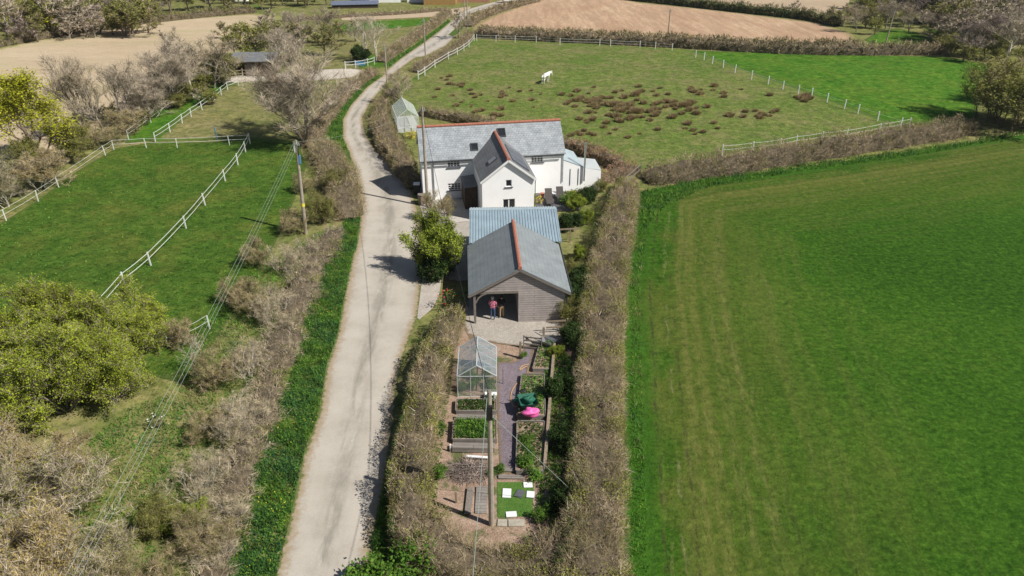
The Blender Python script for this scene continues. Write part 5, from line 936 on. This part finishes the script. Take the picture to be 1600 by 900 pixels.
o=tag(MB().blob((0,0,.15),.26,(1.2,1.0,.6),14,.3,16,9).build('tarpaulin','green_plastic',smooth=True),'crumpled dark green tarpaulin heaped in the garden cart','tarpaulin'); o.location=(wb.location.x+.05,wb.location.y+.15,.75)
pts=[at3(*p,dz=.06) for p in [(826,570),(816,573),(812,579),(824,574),(822,590),(808,600),(800,612),(798,625),(803,636),(812,634),(812,618),(818,600),(824,584)]]; 
def sm(pts,k=6):
    out=[]
    for i in range(len(pts)-1):
        p0=pts[max(i-1,0)];p1=pts[i];p2=pts[i+1];p3=pts[min(i+2,len(pts)-1)]
        for j in range(k): t=j/k; out.append(tuple(.5*((2*p1)+(-p0+p2)*t+(2*p0-5*p1+4*p2-p3)*t*t+(-p0+3*p1-3*p2+p3)*t**3)))
    return out+[tuple(pts[-1])]
tag(MB().tube(sm(pts),.022,6).build('garden_hose','hose_orange'),'pale orange garden hose looped over the slate path','hose')
x,y=at(858,545); wb2=root('wheelbarrow','grey metal wheelbarrow tipped beside the gate post','wheelbarrow',(x,y,.1),R(60)); m=MB(); bp=[(-.25,-.2,.2),(.25,-.2,.2),(.25,.4,.25),(-.25,.4,.25)]; tp=[(-.38,-.4,.5),(.38,-.4,.5),(.38,.6,.6),(-.38,.6,.6)]
for i in range(4): j=(i+1)%4; m.face([bp[i],bp[j],tp[j],tp[i]])
m.face(bp[::-1]); m.build('tray','steel',wb2); MB().tube([(-.05,-.6,.2),(.05,-.6,.2)],.2,14).build('wheel','black_plastic',wb2); MB().tube([(-.25,-.6,.2),(-.3,1.2,.6)],.02,8).build('handle','dark_metal',wb2); MB().tube([(.25,-.6,.2),(.3,1.2,.6)],.02,8).build('handle','dark_metal',wb2)
# garden plants
for k,px_,h,lb,wd in [('leafy_plant',(689,670),.7,'pale green flowering plant at the foot of the lane hedge beside the leafy bed',1),('leafy_plant',(681,742),.8,'green plant with blue flowers at the foot of the lane hedge',1.1),('leafy_plant',(776,738),.6,'small yellow green plant right of the brushwood heap',1.),('leafy_plant',(708,532),.6,'low green plant behind the lane hedge near the drive',1.2),
  ('leafy_plant',(820,700),.7,'green plant in the dark bed beside the slate path',1.3),('leafy_plant',(822,738),.9,'bushy green plant at the lower end of the slate path',1.2),('leafy_plant',(850,812),.8,'green plant in the shade beside the turf square',1.),('leafy_plant',(818,560),.5,'green climber at the foot of the gate side post',.8),('leafy_plant',(895,318),1.2,'green shrub below the patio on the field side',1.4)]: plant(k,px_,h,lb,'plant',wide=wd)
def flowers(px_,h,leafm,petal,label,n=160,r=.45,seed=1,fr=.35,dz=0):
    rgf=np.random.RandomState(seed); x,y=at(*px_); P=rnd_unit(rgf,n)*rgf.uniform(.6,1,(n,1))*(r,r,h*.5)+(0,0,h*.5); k=int(n*fr)
    a_=quad_leaves(rgf,P[k:],.13*rgf.uniform(.6,1.3,n-k),.3); b_=quad_leaves(rgf,P[:k]*1.05,np.full(k,.13),.5); st=tri_twigs(rgf,np.zeros((30,3)),nrm(rnd_unit(rgf,30)*.5+(0,0,1)),np.full(30,h),np.full(30,.03))
    o=root('flowering_shrub',label,'flowering shrub',(x,y,dz)); link(bpy.data.objects.new('foliage',np_mesh('foliage',[(*a_,0),(*st,1)],[leafm,'twig_dark'])),o); link(bpy.data.objects.new('blossom',np_mesh('blossom',[(*b_,0)],[petal])),o)
flowers((700,482),1.6,'leaf_green','petal_red','red flowering shrub at the drive end of the lane hedge',220,.75,3,.22); flowers((892,312),.9,'gold_leaf','petal_yellow','golden yellow shrub against the cottage extension on the patio',200,.55,5); flowers((905,308),.6,'twig_red','petal_red','small reddish shrub beside the golden one',100,.35,6,.2)
flowers((843,318),.8,'gold_leaf','petal_yellow','small yellow green shrub at the corner of the front wing',120,.4,7,.1); flowers((643,216),.9,'gold_leaf','petal_yellow','bright yellow shrub below the white greenhouse door',260,.75,8,.4); flowers((735,196),.5,'leaf_green','petal_white','patch of white spring flowers behind the cottage',260,1.2,9,.15); flowers((920,285),1.1,'leaf_olive','petal_red','climbing shrub at the corner of the extension',90,.25,10,.05)
flowers((250,668),.9,'leaf_dark','petal_white','white blossom on a branch beside the wires in the scrub',70,.65,11,.35); flowers((385,765),.5,'daffodil_blade','petal_yellow','blue green daffodil clump on the verge',260,.55,12,.02); flowers((505,408),.5,'leaf_green','petal_yellow','low green clump on the verge edge by the bank',120,.5,13,.03); flowers((1357,42),2.,'leaf_olive','petal_yellow','yellow gorse on the slope above the valley meadow',200,2.2,14,.5)
# loungers, table, pots
def lounger(px_,rz,label):
    x,y=at(*px_); g=root('sun_lounger',label,'lounger',(x,y,.03),rz,'loungers on the patio'); prof=[(-.95,.30),(-.55,.38),(-.1,.30),(.3,.34),(.62,.72),(.95,1.02)]; m=MB()
    for (a,za),(b,zb) in zip(prof,prof[1:]): m.slab([(-.32,a,za),(.32,a,za),(.32,b,zb),(-.32,b,zb)],.06)
    m.build('seat','rattan',g); m=MB()
    for s in (-.28,.28): m.bar((s,-.6,.33),(s,-.7,0),.05); m.bar((s,.35,.33),(s,.6,0),.05)
    m.build('legs','rattan',g)
lounger((858,317),R(4),'dark wicker sun lounger on the patio, nearer the front wing'); lounger((876,314),R(6),'dark wicker sun lounger on the patio, nearer the golden shrub')
x,y=at(867,309); tb=root('patio_table','small round white topped table between the two loungers','table',(x,y,.03)); MB().tube([(0,0,.45),(0,0,.49)],[.34,.34],18).build('table_top','board_white',tb); MB().tube([(0,0,0),(0,0,.45)],.04,8).build('leg','dark_metal',tb)
x,y=at(847,308); tag(MB().tube([(x,y,.03),(x,y,.4)],[.16,.22],12).build('plant_pot','terracotta'),'terracotta pot beside the left lounger','pot')
x,y=at(652,303); wbn=root('wheelie_bin','black bin with white lid at the lane end of the cottage','bin',(x,y,.03)); MB().box(-.28,.28,-.3,.3,0,.95).build('body','black_plastic',wbn,bevel=.03); MB().box(-.3,.3,-.33,.33,.96,1.03).build('lid','board_white',wbn,bevel=.02)
x,y=at(661,318); bx=root('storage_box','low wooden box beside the cottage pole','box',(x,y,.03),R(5)); MB().box(-.4,.4,-.3,.3,0,.8).build('body','post_wood',bx); MB().box(-.43,.43,-.33,.33,.803,.85).build('lid','old_wood',bx)
# ---------------------------------------------------------------- people and horse
def skin(name,nodes,edges,mats,matf,sub=2,parent=None):
    me=bpy.data.meshes.new(name); me.from_pydata([n[:3] for n in nodes],edges,[]); o=bpy.data.objects.new(name,me); COL.objects.link(o)
    m=o.modifiers.new('s','SKIN'); m.use_smooth_shade=True
    for i,n in enumerate(nodes): me.skin_vertices[0].data[i].radius=(n[3],n[4] if len(n)>4 else n[3]); me.skin_vertices[0].data[i].use_root=(i==0)
    s=o.modifiers.new('u','SUBSURF'); s.levels=sub; s.render_levels=sub
    dg=bpy.context.evaluated_depsgraph_get(); r_=bpy.data.meshes.new_from_object(o.evaluated_get(dg)); bpy.data.objects.remove(o)
    o=bpy.data.objects.new(name,r_); link(o,parent); r_.materials.clear()
    for q in mats: r_.materials.append(M[q])
    for p in r_.polygons: p.material_index=matf(p.center); p.use_smooth=True
    return o
def person(px_,rz,label,mats,hair,arms,h=1.75,headtilt=.0,hairmat='hair_grey'):
    """mats: skin, top, trousers, shoes; arms: (elbow, wrist) for each side"""
    x,y=at(*px_); g=root('person',label,'person',(x,y,.035),rz); s=h/1.75
    N=[(0,0,.95,.15,.11),(0,.0,1.15,.15,.105),(0,.01,1.36,.17,.11),(0,.0,1.47,.07),(0,.02,1.53,.055),(0,.03,1.62,.085,.10),(0,.035,1.70,.07,.08)]
    E=[(0,1),(1,2),(2,3),(3,4),(4,5),(5,6)]; hands=[]
    for k,(sg,(el,wr)) in enumerate(zip((-1,1),arms)):
        b=len(N); N+=[(sg*.19,0,1.42,.062),(sg*.24+el[0],el[1],1.15+el[2],.05),(sg*.25+wr[0],wr[1],.92+wr[2],.032),(sg*.25+wr[0],wr[1]+.03,.85+wr[2],.042,.022)]; E+=[(2,b),(b,b+1),(b+1,b+2),(b+2,b+3)]; hands.append((sg,Vector(N[b+3][:3])))
        c=len(N); N+=[(sg*.10,0,.86,.095),(sg*.11,.02,.50,.06),(sg*.115,-.01,.10,.042),(sg*.125,.10,.045,.042,.035),(sg*.13,.17,.04,.035,.03)]; E+=[(0,c),(c,c+1),(c+1,c+2),(c+2,c+3),(c+3,c+4)]
        hb=b+3; hx,hy,hzz=N[hb][:3]
        for i,(dx,L_) in enumerate(((-.028,.07),(-.010,.085),(.010,.08),(.028,.06))):
            f0=len(N); N+=[(hx+sg*0,hy+dx,hzz-.05,.010),(hx-sg*.008,hy+dx+.006,hzz-.05-L_*.5,.009),(hx-sg*.022,hy+dx+.010,hzz-.05-L_,.008)]; E+=[(hb,f0),(f0,f0+1),(f0+1,f0+2)]
        f0=len(N); N+=[(hx-sg*.005,hy+.045,hzz-.0,.012),(hx-sg*.015,hy+.065,hzz-.045,.010)]; E+=[(hb,f0),(f0,f0+1)]
    def mf(c):
        if c.z>1.49: return 0
        if c.z<.09: return 3
        if abs(c.x)>.19 and c.z<.98: return 0
        return 1 if c.z>.93 else 2
    b=skin('body',N,E,mats,mf,2,g); m=MB().blob((0,-.012,1.665),.108,(.95,1.05,1.05),3,.04,14,10); m.F=[f for f in m.F if sum(m.V[i][2] for i in f)/4>1.60 and not (sum(m.V[i][1] for i in f)/4>.06 and sum(m.V[i][2] for i in f)/4<1.71)]; m.MI=[0]*len(m.F); m.build('hair',hairmat,g,smooth=True)
    m=MB()
    for s_ in (-1,1): m.blob((s_*.088,.02,1.62),.025,(.4,.8,1.2),1,0,6,5)
    m.blob((0,.13,1.61),.02,(.7,1.,1.3),1,0,6,5); m.build('face_features','skin',g,smooth=True)
    m=MB()
    for s_ in (-1,1): m.blob((s_*.032,.118,1.635),.009,(1,1,1),1,0,6,5)
    m.build('eyes','black_plastic',g,smooth=True)
    g.scale=(s,s,s); return g
person((770,500),R(-6),'person in pink and red checked shirt and blue jeans at the garage mouth',['skin','plaid','denim','board_white'],0,(((-.0,.05,0),(.04,.16,.12)),((.0,.05,0),(-.02,.18,.12))),1.78)
person((784,497),R(20),'person in a black top and tan trousers standing beside the one in checked shirt',['skin','black_cloth','tan_cloth','dark_metal'],0,(((0,.02,0),(.03,.06,.02)),((.02,.04,0),(-.06,.2,.14))),1.72,hairmat='hair_dark')
x,y=at(853,130); hg=root('horse','white horse standing in the rough pasture','horse',(x,y,.01),R(-32))
N=[(0,0,1.15,.27,.30),(0,-.45,1.16,.25,.29),(0,-.78,1.18,.20,.24),(0,.42,1.13,.25,.31),(0,.72,1.2,.18,.26),(0,1.0,1.28,.12,.2),(0,1.3,1.25,.1,.15),(0,1.5,1.15,.1,.13),(0,1.62,.92,.08,.09),(0,1.7,.74,.065,.07)]
E=[(0,1),(1,2),(0,3),(3,4),(4,5),(5,6),(6,7),(7,8),(8,9)]
for sx in (-1,1):
    c=len(N); dy=.06*sx; N+=[(sx*.13,-.72,.95,.13,.16),(sx*.14,-.62+dy,.78,.09,.11),(sx*.14,-.86+dy,.52,.05),(sx*.14,-.80+dy,.16,.036),(sx*.14,-.74+dy,.05,.055)]; E+=[(2,c),(c,c+1),(c+1,c+2),(c+2,c+3),(c+3,c+4)]
    c=len(N); N+=[(sx*.13,.58,.92,.10,.13),(sx*.13,.58-dy,.55,.055),(sx*.13,.58-dy,.16,.036),(sx*.13,.62-dy,.05,.055)]; E+=[(4,c),(c,c+1),(c+1,c+2),(c+2,c+3)]
    c=len(N); N+=[(sx*.06,1.47,1.3,.03),(sx*.07,1.46,1.38,.015)]; E+=[(7,c),(c,c+1)]
skin('body',N,E,['horse_white','dark_metal'],lambda c:1 if c.z<.07 else 0,2,hg)
MB().tube([(0,-.95,1.25),(0,-1.08,1.1),(0,-1.1,.75),(0,-1.06,.45)],[.05,.08,.09,.03],8).build('tail','horse_white',hg,smooth=True); m=MB()
for i in range(9): t=i/8; m.bar((0.03,.75+t*.75,1.42+.06*math.sin(t*3)),(0.11,.75+t*.72,1.22),.03,.1)
m.build('mane','horse_white',hg)
print('verts',sum(len(m.vertices) for m in bpy.data.meshes),'objs',len(bpy.data.objects))
